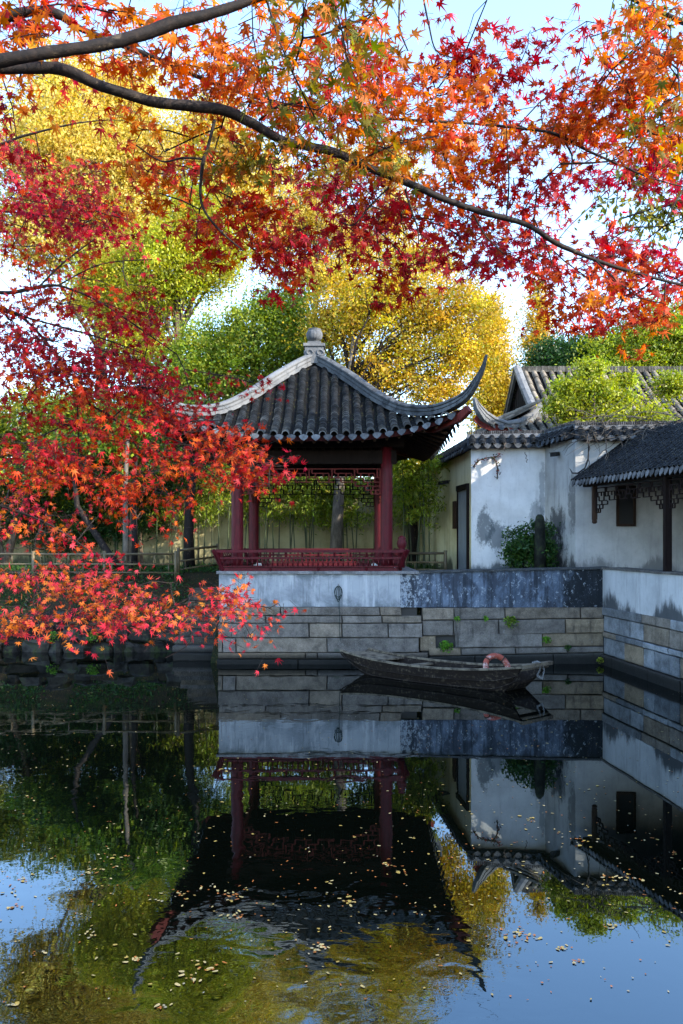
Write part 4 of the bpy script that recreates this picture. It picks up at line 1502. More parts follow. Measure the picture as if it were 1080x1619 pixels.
def maple_leaves(name, C_, size, colors, mat, parent=None, bias=(0, -0.55, 0.35), spread=0.75, hang=(0, 0, -0.9)):
    N = len(C_)
    n, a, b = frames(N, bias, spread, hang)
    s = (size * RNG.uniform(0.65, 1.25, N))[:, None] * 0.56
    curl = RNG.uniform(-0.1, 0.85, N)[:, None] ** 1
    fold = RNG.uniform(-0.1, 0.7, N)[:, None]
    P_ = [C_ * 1.0]
    def at(ang, r, k=1.0):
        t = math.radians(ang)
        f = math.sin(t) ** 2
        rj = r * RNG.uniform(.85, 1.12, N)[:, None]
        return C_ + (a * math.cos(t) + b * math.sin(t) * (1 - .3 * fold * f)) * s * rj - n * s * (curl * r * r * k - fold * abs(math.sin(t)) * r * .7)
    for i, (ang, L) in enumerate(LOBES): P_.append(at(ang + 0, L))
    nots = [-165] + [(LOBES[i][0] + LOBES[i + 1][0]) / 2 for i in range(6)] + [165]
    for i, ang in enumerate(nots): P_.append(at(ang, 0.16 if i in (0, 7) else 0.30, 0.2))
    V = np.stack(P_, 1)
    fs = [(0, 8 + i, 1 + i, 9 + i) for i in range(7)]
    return quad_mesh(name, V, 16, fs, colors, mat, parent)


# ------------------------------------------------------------------ background trees
def tree(name, label, base, blobs, nleaf, size, pal, group=None, trunk_r=0.2, clump=0.55, leaf_par=None, cat='tree', nl=26,
         hang=None, droop=0.0, bark='bark', trunk_top=None, fill=0.55, wide=0.5, cvar=0.34, bare=0, limb_bark=None, ragged=.22):
    """blobs: list of (centre, radii) ellipsoids making the crown"""
    t = thing(name, label, cat, base, group)
    base = Vector(base)
    nleaf = int(nleaf * TREE_DENS); size = size * .68
    vol = np.array([b[1][0] * b[1][1] * b[1][2] for b in blobs]) ** 0.75
    vol /= vol.sum()
    nc = max(12, int(nleaf / 110))
    kb = RNG.choice(len(blobs), nc, p=vol)
    d = RNG.normal(size=(nc, 3)); d /= np.linalg.norm(d, axis=1)[:, None]
    r = RNG.uniform(fill * .7, 1.0, nc) ** 0.8 * np.exp(RNG.normal(-.05, ragged, nc))
    Bc = np.array([b[0] for b in blobs], float)[kb]; Br = np.array([b[1] for b in blobs], float)[kb]
    CC = Bc + d * Br * r[:, None]
    per = RNG.poisson(nleaf / nc, nc)
    idx = np.repeat(np.arange(nc), per)
    N = len(idx)
    sc = RNG.uniform(0.45, 1.6, nc)[idx]
    off = RNG.normal(size=(N, 3)) * np.array([1, 1, 0.70]) * clump * sc[:, None] * 0.62
    pos = CC[idx] + off
    if droop: pos[:, 2] -= droop * RNG.uniform(0, 1, N) ** 2
    ct = np.exp(RNG.normal(0, cvar, (nc, 1)))
    pal_c = pal_colors(nc, pal, 0.05)
    colors = np.clip((0.6 * pal_c[idx] + 0.4 * pal_colors(N, pal, 0.2)) * ct[idx] ** 0.6, 0.003, 0.85)
    diamond_leaves('crown', pos, size, colors, M['leaf'], t, hang=hang, wide=wide)
    # trunk and limbs
    top = Vector(trunk_top) if trunk_top else Vector(blobs[0][0])
    mb = MB()
    mid = base.lerp(top, 0.5) + Vector((random.uniform(-.25, .25), random.uniform(-.2, .2), 0))
    tp = [base - Vector((0, 0, .3)), base.lerp(mid, .5), mid, mid.lerp(top, .5) + Vector((random.uniform(-.15, .15), 0, 0)), top]
    mb.tube(tp, [trunk_r * 1.25, trunk_r, trunk_r * .85, trunk_r * .62, trunk_r * .3], 10)
    mb.build('trunk', M[bark], t, True)
    mb = MB()
    sel = RNG.choice(nc, min(nl, nc), replace=False)
    for j in sel:
        c = Vector(CC[j])
        f = min(0.97, max(0.35, (c.z - base.z) / max(0.1, (top.z - base.z)) * 0.72 + random.uniform(-.1, .05)))
        k = f * 4; i0 = min(3, int(k)); st = tp[i0].lerp(tp[i0 + 1], k - i0)
        L = (c - st).length
        m1 = st.lerp(c, .4) + Vector((random.uniform(-.1, .1) * L, random.uniform(-.1, .1) * L, 0.10 * L))
        m2 = st.lerp(c, .75) + Vector((random.uniform(-.06, .06) * L, random.uniform(-.06, .06) * L, 0.06 * L))
        r0 = trunk_r * random.uniform(.22, .4)
        mb.tube([st, m1, m2, c], [r0, r0 * .7, r0 * .4, r0 * .15], 6)
        for _ in range(bare):
            e = c + Vector((random.uniform(-1, 1), random.uniform(-1, 1), random.uniform(-.2, 1.2))) * L * 0.3
            mb.tube([m2, m2.lerp(e, .5) + Vector((0, 0, .1)), e], [r0 * .3, r0 * .2, 0.006], 4)
    mb.build('limbs', M[limb_bark or bark], t, True)
    return t


def blob(px, py, Y, rx, ry, rd=None):
    """crown lobe from its place in the photo; radii in photo pixels -> metres"""
    k = Y / FPX
    c = W(px, py, Y)
    return ((c.x, c.y, c.z), (rx * k, (rd if rd else min(rx, ry) * k), ry * k))


TREE_DENS = 4.6
YEL = [((.62, .44, .035), 3), ((.66, .50, .07), 3), ((.58, .36, .02), 2), ((.44, .40, .04), 1)]
PALE = [((.66, .50, .10), 3), ((.70, .56, .16), 3), ((.60, .43, .05), 2), ((.45, .42, .07), 1)]
YG = [((.50, .46, .03), 3), ((.36, .40, .03), 3), ((.58, .46, .04), 2), ((.22, .30, .03), 1)]
GRN = [((.13, .24, .025), 3), ((.20, .32, .03), 3), ((.32, .40, .04), 2), ((.07, .14, .02), 2)]
DGRN = [((.03, .09, .025), 3), ((.05, .13, .03), 3), ((.08, .16, .03), 1)]
LIME = [((.30, .34, .03), 3), ((.38, .40, .04), 3), ((.22, .29, .03), 2)]
ORG = [((.66, .38, .03), 3), ((.62, .42, .04), 3), ((.55, .30, .03), 2), ((.45, .38, .04), 2)]
BAM = [((.20, .28, .03), 3), ((.30, .36, .04), 3), ((.40, .40, .05), 1), ((.10, .16, .02), 2)]
OLV = [((.26, .24, .04), 3), ((.34, .28, .05), 2), ((.18, .19, .03), 2)]
YEL, PALE, YG, GRN, DGRN, LIME, ORG, BAM, OLV = (scaled(p, k) for p, k in ((YEL, .80), (PALE, .85), (YG, .78), (GRN, .68), (DGRN, .68), (LIME, .88), (ORG, .80), (BAM, .9), (OLV, .8)))

tree('ginkgo_tree', 'tall pale yellow tree behind the left side of the garden', (-11.5, 40, 2.1),
     [blob(130, 260, 40, 110, 120), blob(70, 360, 40, 70, 70), blob(230, 250, 40, 60, 90), blob(330, 220, 41, 60, 80), blob(120, 140, 41, 90, 50), blob(-70, 250, 41, 60, 90), blob(200, 520, 40, 50, 40), blob(130, 480, 40, 40, 22), blob(60, 230, 40, 70, 60), blob(190, 150, 41, 70, 50), blob(200, 380, 40, 80, 70), blob(380, 300, 41, 60, 90)],
     33000, 0.26, PALE, 'autumn trees behind the garden wall', 0.3, 0.8, nl=40, hang=(0, 0, -.8), droop=0.4, trunk_top=W(150, 180, 40))
tree('elm_tree', 'yellow-green tree with hanging sprays between the pale yellow tree and the pavilion roof', (-7.0, 34, 2.1),
     [blob(270, 410, 34, 85, 70), blob(340, 400, 34, 50, 60), blob(220, 470, 34, 60, 50), blob(310, 330, 34, 50, 40), blob(160, 440, 34, 40, 60), blob(225, 550, 34, 50, 45)],
     15000, 0.20, YG, 'autumn trees behind the garden wall', 0.22, 0.6, nl=26, hang=(0, 0, -.8), droop=0.45, trunk_top=W(275, 380, 34))
tree('evergreen_tree', 'bushy mid-green tree right behind the pavilion roof', (-4.2, 32.2, 2.1),
     [blob(400, 540, 32, 90, 60), blob(440, 495, 32, 60, 40), blob(330, 570, 32, 70, 60), blob(300, 620, 32, 60, 50), blob(480, 560, 32, 50, 60), blob(400, 620, 32, 90, 40), blob(420, 690, 31.5, 70, 40), blob(500, 690, 31.5, 60, 40), blob(570, 680, 31.5, 50, 40), blob(530, 620, 31.8, 50, 40)],
     22000, 0.19, GRN + LIME[:2], None, 0.25, 0.5, nl=22, trunk_top=W(400, 500, 32))
tree('zelkova_tree', 'golden orange tree rising above the right of the pavilion roof, pale trunk seen through it', W(529, 895, 27.5),
     [blob(610, 470, 29, 70, 55), blob(680, 490, 29, 65, 60), blob(730, 560, 29, 50, 60), blob(640, 560, 29, 70, 60), blob(560, 500, 29, 50, 60), blob(740, 480, 29, 40, 40), blob(690, 620, 29, 70, 40), blob(540, 440, 30, 50, 35), blob(640, 410, 30, 60, 25), blob(520, 520, 30, 40, 50), blob(770, 540, 30, 25, 50), blob(600, 600, 29, 60, 30)],
     15000, 0.17, ORG + ORG + YG[:2] + YEL[2:3], 'autumn trees behind the garden wall', 0.2, 0.55, nl=34, trunk_top=W(560, 520, 28.6), bare=3, bark='bark_pale', limb_bark='bark_dark', cvar=.55, fill=.3, ragged=.34)
tree('poplar_tree', 'thin pale tree with bare twigs far behind the pavilion finial', (-1.5, 46, 2.1),
     [blob(480, 340, 46, 60, 70), blob(560, 380, 46, 60, 50), blob(430, 280, 46, 40, 50), blob(620, 340, 46, 40, 60), blob(690, 420, 46, 50, 40), blob(500, 440, 46, 70, 40), blob(540, 260, 46, 50, 40), blob(440, 370, 46, 50, 60), blob(620, 260, 46, 50, 40)],
     13000, 0.22, PALE, 'autumn trees behind the garden wall', 0.2, 0.7, nl=46, trunk_top=W(500, 320, 46), bare=4, fill=0.2)
def conifer(name, label, px, ytop, ybot, Y, wpx, n, pal, group):
    bl = []
    for k in range(9):
        f = (k + .5) / 9
        r = wpx * (0.12 + 0.88 * f)
        bl.append(blob(px + random.uniform(-.2, .2) * r, ytop + (ybot - ytop) * f, Y, r, (ybot - ytop) / 13))
    c = W(px, 857, Y)
    tree(name, label, (c.x, Y, 2.1), bl, n, 0.2, pal, group, 0.18, 0.5, nl=40, trunk_top=W(px, ytop, Y), hang=(0, 0, -.5), fill=0.15)
conifer('dawn_redwood', 'narrow rust-yellow conifer seen in the sky gap above the gabled hall', 852, 440, 700, 44, 46, 7500, ORG, 'conifers behind the hall')
conifer('dawn_redwood', 'golden conifer standing behind the upturned right corner of the pavilion roof', 778, 470, 740, 38, 58, 10000, YEL, 'conifers behind the hall')
tree('camphor_tree', 'dark green dense tree behind the ridge of the gabled hall', (13.5, 38, 2.1),
     [blob(900, 570, 38, 60, 40), blob(880, 610, 38, 50, 40), blob(960, 560, 38, 50, 40), blob(930, 620, 38, 70, 40)],
     12000, 0.22, DGRN, None, 0.3, 0.6, trunk_top=W(915, 550, 38))
tree('camphor_tree', 'bright green tree at the right edge above the hall roof', (16.8, 36, 2.1),
     [blob(1010, 560, 36, 70, 55), blob(1060, 530, 36, 60, 60), blob(970, 600, 36, 60, 50), blob(1050, 620, 36, 80, 50), blob(1110, 560, 36, 60, 80)],
     15000, 0.2, GRN[1:3] + LIME, None, 0.3, 0.55, trunk_top=W(1030, 530, 36))
tree('privet_tree', 'small lime green tree leaning over the hall roof behind the wall', (7.2, 22.9, 2.1),
     [blob(1062, 610, 23.8, 22, 16), blob(905, 612, 23.2, 20, 14), blob(935, 582, 23.2, 14, 12), blob(990, 600, 23.4, 16, 9), blob(1030, 655, 23.4, 22, 12), blob(895, 640, 23.2, 24, 18), blob(945, 618, 23.2, 26, 16), blob(905, 672, 23.2, 30, 12), blob(955, 662, 23.2, 34, 13), blob(985, 635, 23.4, 20, 14), blob(1055, 680, 23.5, 24, 9)],
     6000, 0.15, LIME, None, 0.1, 0.26, nl=30, trunk_top=W(920, 640, 23.1))
# greens left, behind the bamboo railing
tree('osmanthus_tree', 'yellow-flecked green bushy tree at the far left beyond the railing', (-12.0, 28.2, 2.1),
     [blob(40, 680, 28, 80, 60), blob(120, 660, 28, 60, 50), blob(-40, 720, 28, 60, 90), blob(100, 740, 28, 70, 40)],
     12000, 0.17, scaled(GRN + LIME[:1] + YG[:1], .75), 'bushy trees along the left bank', 0.12, 0.45, trunk_top=W(60, 660, 28))
tree('osmanthus_tree', 'deep green bushy tree left of the pavilion beyond the railing', (-7.2, 27.6, 2.1),
     [blob(200, 700, 27.5, 70, 60), blob(260, 720, 27.5, 60, 60), blob(150, 750, 27.5, 60, 40), blob(250, 660, 27.5, 50, 40), blob(320, 700, 27.5, 40, 50)],
     13000, 0.16, scaled(DGRN + GRN[:1] + GRN[3:], .8), 'bushy trees along the left bank', 0.15, 0.45, trunk_top=W(215, 680, 27.5))  # darkened greens carry the shade of the left grove
for lab_, px_, py_, Y_, rx_, ry_ in (('dark bush added to paint shade at the far left of the grove', 10, 815, 28.8, 75, 50), ('dark bush added to paint shade behind the crooked dark tree', 130, 825, 29.2, 60, 42), ('dark bush added to paint shade behind the pale straight trunk', 225, 800, 29.0, 50, 50)):  # dark bushes added to stand in for deep shade before the wall
    c_0 = W(px_, 880, Y_)
    tree('shade_bush', lab_, (c_0.x, Y_, 2.1), [blob(px_, py_, Y_, rx_, ry_), blob(px_ - 40, py_ + 25, Y_, rx_ * .6, ry_ * .6), blob(px_ + 35, py_ - 30, Y_, rx_ * .6, ry_ * .7)], 3600, .15, DGRN, 'bushes added to darken the grove before the garden wall', .07, .35, cat='bush', nl=10, trunk_top=W(px_, py_ - 10, Y_), fill=.2)
# far belt beyond the garden so that no empty horizon shows
for i, (x_, y_, h_, pal, lab) in enumerate(((-34, 52, 13, GRN, 'far green tree beyond the left end of the garden'), (-20, 56, 12, YG, 'far yellow-green tree behind the pale yellow tree'), (-8, 58, 9, GRN, 'far low green tree behind the pavilion'), (6, 60, 8, GRN, 'far low green tree behind the golden conifer'), (26, 54, 10, DGRN, 'far dark tree behind the bright green one at right'))):
    tree('distant_tree', lab, (x_, y_, 2.1), [((x_, y_, h_ * .55 + 2), (5.5, 4, h_ * .45)), ((x_ + 3.5, y_, h_ * .42 + 2), (4.5, 3, h_ * .36)), ((x_ - 4, y_, h_ * .4 + 2), (4.5, 3, h_ * .34))], 7000, 0.42, pal, 'distant trees', 0.3, 0.9, nl=12)
# unseen trees added on the right bank to keep the pond corner in shade
for (x_, y_, h_, rr, lab) in ((13.5, 16.6, 8.6, 3.4, 'unseen evergreen added for shade behind the gallery, the lower of two'), (13.5, 11.2, 15.0, 4.0, 'tall unseen evergreen added for shade behind the gallery'), (15.5, 5.6, 11.0, 3.6, 'broad unseen evergreen added for shade near the front end of the gallery')):
    tree('evergreen_tree', lab, (x_, y_, 2.1), [((x_, y_, h_ * .62 + 1), (rr, rr, h_ * .36)), ((x_ - 1.2, y_ + 1.2, h_ * .45 + 1), (rr * .8, rr * .8, h_ * .3)), ((x_ + .5, y_ - 1.4, h_ * .78 + 1), (rr * .75, rr * .75, h_ * .25)), ((x_ , y_ + .5, h_ * .35 + 1), (rr, rr, h_ * .22))],
         15000, 0.34, DGRN, 'added shade evergreens behind the gallery', 0.3, 0.6, nl=14, fill=0.3, ragged=.06)

# ------------------------------------------------------------------ trunks, bamboo and railings of the garden
def bamboo_plant(h, seed):
    r = random.Random(seed)
    t = thing('bamboo', 'slim green bamboo in the clump behind the pavilion', 'bamboo', (0, 0, 0), 'bamboo behind the pavilion')
    mb = MB()
    lean = Vector((r.uniform(-.5, .5), r.uniform(-.3, .3), 0))
    pts = [Vector((0, 0, -.2)) + lean * ((k / 12) ** 2) + Vector((0, 0, h * k / 12)) for k in range(13)]
    g = r.uniform(.03, .07)
    mb.tube(pts, [0.028 * (1 - 0.6 * k / 12) for k in range(13)], 6, (g * .8, g * 1.1, g * .35))
    mb.build('culm', M['bamboo'], t, True)
    N = 620
    f = RNG.uniform(0.40, 1.05, N) ** 0.75
    base = np.array([[lean.x * x * x, lean.y * x * x, h * x - .2] for x in f])
    node = np.round(f * 16)
    ang = (node * 2.4 + r.uniform(0, 6)) + RNG.normal(0, .6, N)
    rad = RNG.uniform(0.05, 0.62, N)
    pos = base + np.stack([np.cos(ang) * rad, np.sin(ang) * rad, -0.35 * rad + RNG.normal(0, .07, N)], 1)
    diamond_leaves('foliage', pos, 0.17, pal_colors(N, BAM, .25), M['leaf'], t, hang=(0, 0, -1.2), wide=0.22)
    return t


protos = [bamboo_plant(h, s) for h, s in ((4.4, 1), (3.9, 2), (5.0, 3), (3.6, 4))]
spots = []
for _ in range(30): spots.append((random.uniform(-3.8, 2.6), random.uniform(28.3, 29.6)))
for _ in range(16): spots.append((random.uniform(-8.5, -4.0), random.uniform(28.0, 29.8)))
for _ in range(10): spots.append((random.uniform(-13, -8), random.uniform(28.6, 29.8)))
for _ in range(9): spots.append((random.uniform(1.7, 2.9), random.uniform(25.5, 28)))
for i, (x_, y_) in enumerate(spots):
    p_ = protos[i % 4]
    lab = ('slim green bamboo in the clump seen through the pavilion' if i < 30 else
           'slim green bamboo in the dim grove left of the pavilion' if i < 56 else 'slim green bamboo squeezed between the pavilion and the cream wall')
    gr = 'bamboo seen through the pavilion' if i < 30 else 'bamboo left of the pavilion' if i < 56 else 'bamboo beside the cream wall'
    o = p_ if i < 4 else copy_tree(p_, (x_, y_, 2.1))
    o.location = (x_, y_, 2.1); o.rotation_euler = (0, 0, random.uniform(0, 6.28)); o['label'] = lab; o['group'] = gr


def cane(b=None):
    b = (b or random.uniform(.10, .22)) * .6
    return (b * 1.15, b * .85, b * .42)


def bamboo_rail(label, pts, h=0.72, post_every=1.35, y0=0.0):
    """low railing of bamboo canes through plan points with ground heights"""
    p0 = Vector(pts[0])
    t = thing('bamboo_railing', label, 'railing', p0, 'bamboo railings')
    mb = MB()
    for a_, b_ in zip(pts[:-1], pts[1:]):
        a_, b_ = Vector(a_), Vector(b_)
        for z, r in ((h, .038), (h * .55, .028), (h * .18, .028)):
            mb.tube([a_ + Vector((0, 0, z)), a_.lerp(b_, .5) + Vector((0, 0, z + random.uniform(-.02, .02))), b_ + Vector((0, 0, z))], r, 8, cane())
        n = int((b_ - a_).length / 0.42)
        for k in range(n):
            c = a_.lerp(b_, (k + .5) / n)
            zz = (h * .55, h) if k % 2 else (h * .18, h * .55)
            mb.tube([c + Vector((0, 0, zz[0])), c + Vector((0, 0, zz[1]))], .02, 6, cane())
    mb.build('rails', M['bamboo'], t, True)
    for a_, b_ in zip(pts[:-1], pts[1:]):
        a_, b_ = Vector(a_), Vector(b_)
        n = max(1, round((b_ - a_).length / post_every))
        for k in range(n + 1):
            c = a_.lerp(b_, k / n)
            mb = MB(); mb.tube([c - Vector((0, 0, .2)), c + Vector((0, 0, h + .09))], .05, 10, cane(random.uniform(.13, .2))); mb.build('post', M['bamboo'], t, True)
    return t


g1 = [W(-260, 915, 24.2), W(-60, 915, 24.2), W(278, 917, 24.2)]
bamboo_rail('weathered bamboo railing along the top of the left bank', [(p.x, p.y, 2.0) for p in g1], 0.70, 2.1)
bamboo_rail('short bamboo railing climbing beside the steps to the pavilion', [(W(282, 900, 24.4).x, 24.4, 2.08), (W(344, 900, 25.6).x, 25.6, 2.2)], 0.72, 1.4)
bamboo_rail('bamboo railing between the pavilion and the cream wall', [(W(640, 900, 24.2).x, 24.2, 2.1), (W(704, 900, 24.0).x, 24.0, 2.1)], 0.62, 1.2)

# single trunks in the dim grove
def small_tree(label, pts, r, bark, blobs, n, pal, size=.15):
    t = thing('garden_tree', label, 'tree', pts[0], 'small trees in the grove left of the pavilion')
    mb = MB(); m_ = len(pts); mb.tube(pts, [r * (1 - .55 * k / (m_ - 1)) for k in range(m_)], 10); mb.build('trunk', M[bark], t, True)
    vol = np.array([b[1][0] for b in blobs]); vol /= vol.sum()
    kb = RNG.choice(len(blobs), n, p=vol)
    c0 = np.array([b[0] for b in blobs])[kb]; r0 = np.array([b[1] for b in blobs])[kb]
    d = RNG.normal(size=(n, 3)); d /= np.linalg.norm(d, axis=1)[:, None]
    k_ = max(10, n // 60); cl = RNG.normal(size=(k_, 3)); ci = RNG.integers(0, k_, n)
    cl /= np.linalg.norm(cl, axis=1)[:, None]
    pos = c0 + r0 * (cl[ci] * .8 + RNG.normal(size=(n, 3)) * .16)
    diamond_leaves('crown', pos, size, pal_colors(n, pal, .3), M['leaf'], t)
    return t
small_tree('slender tree with a pale straight trunk standing at the bamboo railing', [W(199, 915, 24.6), W(199, 850, 24.6), W(198, 770, 24.6), W(202, 690, 24.7), W(205, 620, 24.8)], .10, 'bark_pale', [blob(210, 660, 25, 60, 40), blob(170, 700, 25, 50, 30)], 4000, GRN)
small_tree('thick dark trunk left of the pavilion column', [W(300, 905, 26.5), W(298, 850, 26.5), W(300, 790, 26.5), W(312, 700, 26.6), W(300, 640, 26.6)], .2, 'bark_dark', [blob(310, 690, 27, 60, 40), blob(270, 660, 27, 50, 30)], 4500, GRN)
small_tree('dark crooked tree leaning over the left railing', [W(192, 900, 25.5), W(175, 880, 25.5), W(145, 835, 25.5), W(122, 800, 25.5), W(118, 760, 25.5), W(125, 700, 25.5)], .13, 'bark_dark', [blob(110, 720, 26, 60, 35), blob(60, 750, 26, 50, 30)], 4000, DGRN + GRN)
small_tree('thin dark tree forked behind the railing', [W(212, 905, 26), W(213, 850, 26), W(210, 790, 26), W(216, 720, 26)], .11, 'bark_dark', [blob(200, 750, 26.4, 60, 30)], 2500, DGRN + GRN)
small_tree('dark trunk against the cream wall right of the pavilion', [W(655, 890, 27.5), W(653, 830, 27.5), W(650, 760, 27.5), W(655, 690, 27.5)], .2, 'bark_dark', [blob(650, 720, 27.6, 35, 35)], 2500, YG)

# ground cover along the bank
def ground_cover():
    N = 9000
    x_ = RNG.uniform(-16, -4.4, N); y_ = RNG.uniform(22.5, 24.4, N)
    z_ = np.array([ground_h(a, b) for a, b in zip(x_, y_)]) + np.abs(RNG.normal(0, .13, N)) + .03
    m_ = (np.sin(x_ * 1.7) + np.sin(x_ * 4.1 + y_ * 3) + RNG.normal(0, .5, N)) > -0.5
    pos = np.stack([x_, y_, z_], 1)[m_]
    struct(diamond_leaves('ground_cover', pos, 0.11, pal_colors(len(pos), DGRN, .3), M['leaf'], wide=.4), 'stuff')
    N = 12000
    x_ = RNG.uniform(-16, 3.2, N); y_ = RNG.uniform(24.7, 29.8, N)
    k = ~((x_ > -3.3) & (x_ < 2.1) & (y_ < 25.2))
    pos = np.stack([x_, y_, np.full(N, 2.1) + np.abs(RNG.normal(0, .08, N)) + .02], 1)[k]
    struct(diamond_leaves('grass', pos, 0.14, pal_colors(len(pos), DGRN + GRN[3:], .3), M['leaf'], wide=.25, hang=(0, 0, 2)), 'stuff')
ground_cover()

# shrub and old post in front of the white wall
t = thing('shrub', 'dark green shrub growing against the stained white wall', 'shrub', (px_x(838, 21.8), 21.9, 2.1))
N = 8500
cl = np.clip(RNG.normal(size=(70, 3)), -1.5, 1.5) * np.array([.34, .2, .40]); ci = RNG.integers(0, 60, N)
ctr = np.array(W(838, 862, 21.7))
pos = ctr - np.array([0, 0, .12]) + cl[ci] + RNG.normal(size=(N, 3)) * .11
diamond_leaves('foliage', pos, 0.10, pal_colors(N, DGRN + GRN[3:], .3), M['leaf'], t, wide=.42)
mb = MB()
for j in range(14):
    e = Vector(ctr + cl[j]); b0 = Vector((ctr[0] + random.uniform(-.15, .15), 21.85, 2.05))
    mb.tube([b0, b0.lerp(e, .5) + Vector((random.uniform(-.1, .1), 0, .05)), e], [.02, .014, .005], 5)
mb.build('stems', M['bark_dark'], t)
mb = MB()
p_ = W(853, 900, 21.3)
mb.lathe((p_.x, 21.3, 2.0), [(.15, 0), (.15, .9), (.13, 1.6), (.10, 1.74), (.05, 1.80)], 9, (.016, .018, .014), ribs=3, amp=.14)
tag(mb.build('stone_post', M['rock'], smooth=True), 'dark moss-grown stone post rising out of the shrub', 'post')

# tufts in the wall joints
def tuft(px, py, Y, r, n, label, pal=GRN):
    t = thing('fern', label, 'plant', W(px, py, Y), 'small plants in the quay joints')
    c = np.array(W(px, py, Y))
    d = RNG.normal(size=(n, 3)); d[:, 1] = -np.abs(d[:, 1]); d /= np.linalg.norm(d, axis=1)[:, None]
    f = RNG.uniform(.2, 1, n)[:, None]
    pos = c + d * f * r * np.array([1, .5, .8]) - np.array([0, 0, .35 * r]) * f * f
    diamond_leaves('foliage', pos, .07, pal_colors(n, pal, .3), M['leaf'], t, hang=(0, 0, -.4), wide=.45)
    mb = MB()
    for _ in range(7):
        e = c + np.array([random.uniform(-1, 1) * r * .7, -random.uniform(.1, .4) * r, random.uniform(-.6, .4) * r])
        mb.tube([Vector(c) + Vector((0, .12, 0)), Vector(c).lerp(Vector(e), .5) + Vector((0, 0, .02)), Vector(e)], [.006, .005, .003], 4, (.1, .12, .03))
    mb.build('stems', M['vine'], t)
BG = [((.10, .26, .02), 2), ((.16, .33, .03), 2), ((.07, .15, .02), 1)]
tuft(705, 1018, 20.0, .20, 240, 'bright green fern low in the quay joint above the boat', BG)
tuft(808, 979, 19.9, .20, 220, 'dark green tuft hanging from the top stones of the quay', GRN)
tuft(864, 1010, 19.9, .13, 120, 'small green tuft in the quay joints above the life ring', BG)
tuft(723, 977, 19.9, .09, 70, 'tiny green sprig under the mouldy plaster, above the stern', BG)
tuft(768, 976, 19.9, .08, 60, 'tiny green sprig left of the dark hanging tuft', BG)
tuft(949, 1042, 19.8, .11, 80, 'yellow-green sprig at the waterline in the quay corner', LIME)
tuft(898, 1022, 19.9, .10, 70, 'small sprig in the lower stones near the quay corner', DGRN)
tuft(84, 1003, 22.0, .22, 160, 'bright green fern on the rock bank', BG)
tuft(148, 1003, 22.0, .22, 160, 'bright green fern on the bank beneath the low maple spray', BG)

# dry vines over the coping on the right
t = thing('bare_vine', 'tangle of bare grey vines trailing over the wall top and the gallery roof', 'vine', W(980, 680, 20.6))
mb = MB()
for i in range(95):
    a_ = W(random.uniform(930, 1095), random.uniform(655, 690), random.uniform(19.8, 21.2))
    pts = [a_]
    dirv = Vector((random.uniform(-1, .7), random.uniform(-.5, .3), random.uniform(-.35, .25)))
    for k in range(6):
        dirv += Vector((random.uniform(-.4, .4), random.uniform(-.3, .3), random.uniform(-.28, .2)))
        pts.append(pts[-1] + dirv.normalized() * random.uniform(.12, .26))
    b = random.uniform(.05, .15)
    mb.tube(pts, [.009, .009, .008, .007, .006, .005, .003], 4, (b * 1.1, b * .95, b * .8), caps=False)
for (x0, y0, Y0, ln) in ((930, 685, 20.5, .9), (958, 695, 20.4, .7), (980, 690, 20.3, .6), (830, 715, 22.4, .3), (800, 700, 22.5, .25)):
    pts = [W(x0, y0, Y0)]
    for k in range(7): pts.append(pts[-1] + Vector((random.uniform(-.06, .06), -.01, -ln / 7)))
    mb.tube(pts, [.012] * 8, 4, (.14, .11, .09), caps=False)
mb.build('stems', M['vine'], t)

# creeper hanging on the white wall
t = thing('creeper', 'thin creeper hanging down the whitewashed wall from its tiled top', 'vine', W(790, 725, 22.7))
mb = MB()
pa = [W(748, 738, 22.85), W(757, 728, 22.78), W(770, 724, 22.75), W(785, 722, 22.72), W(792, 717, 22.7)]
pb = [W(779, 723, 22.7), W(784, 730, 22.68), W(787, 742, 22.66), W(786, 758, 22.66)]
for pp in (pa, pb): mb.tube(pp, [.022, .02, .018, .015, .01][:len(pp)], 5, (.06, .05, .04))
mb.build('stems', M['vine'], t)
lp = []
for pp in (pa, pb):
    for i in range(len(pp) - 1):
        for _ in range(34): lp.append(np.array(pp[i].lerp(pp[i + 1], random.random())) + RNG.normal(0, .035, 3) - np.array([0, .02, 0]))
diamond_leaves('foliage', np.array(lp), .06, pal_colors(len(lp), [((.10, .10, .04), 2), ((.05, .05, .05), 2), ((.22, .05, .05), 1)], .3), M['leaf'], t)

# ------------------------------------------------------------------ the maples in front
RED = [((.52, .018, .020), 4), ((.60, .03, .05), 3), ((.62, .07, .02), 2), ((.34, .012, .015), 2)]
CRIM = [((.62, .02, .06), 4), ((.52, .012, .03), 3), ((.66, .06, .08), 2), ((.36, .01, .02), 2)]
ORA = [((.66, .17, .012), 4), ((.60, .11, .012), 3), ((.70, .24, .02), 2), ((.45, .07, .012), 2), ((.62, .05, .02), 1)]
RO = [((.62, .06, .018), 4), ((.64, .12, .015), 3), ((.55, .03, .03), 3), ((.36, .03, .012), 1)]
OGR = [((.22, .20, .02), 3), ((.36, .22, .02), 2), ((.60, .18, .015), 3), ((.14, .16, .02), 1)]
PINK = [((.72, .06, .09), 3), ((.70, .10, .05), 3), ((.74, .18, .03), 3), ((.62, .03, .06), 2)]
LOWO = [((.74, .20, .03), 3), ((.74, .13, .04), 3), ((.70, .07, .07), 2), ((.72, .27, .05), 1)]


RED, CRIM, ORA, RO, OGR = (scaled(p, k) for p, k in ((RED, .62), (CRIM, .66), (ORA, .84), (RO, .72), (OGR, .62)))
PINK, LOWO = scaled(PINK, .66), scaled(LOWO[:1] + LOWO[1:] + PINK[:1] + PINK[3:], .66)


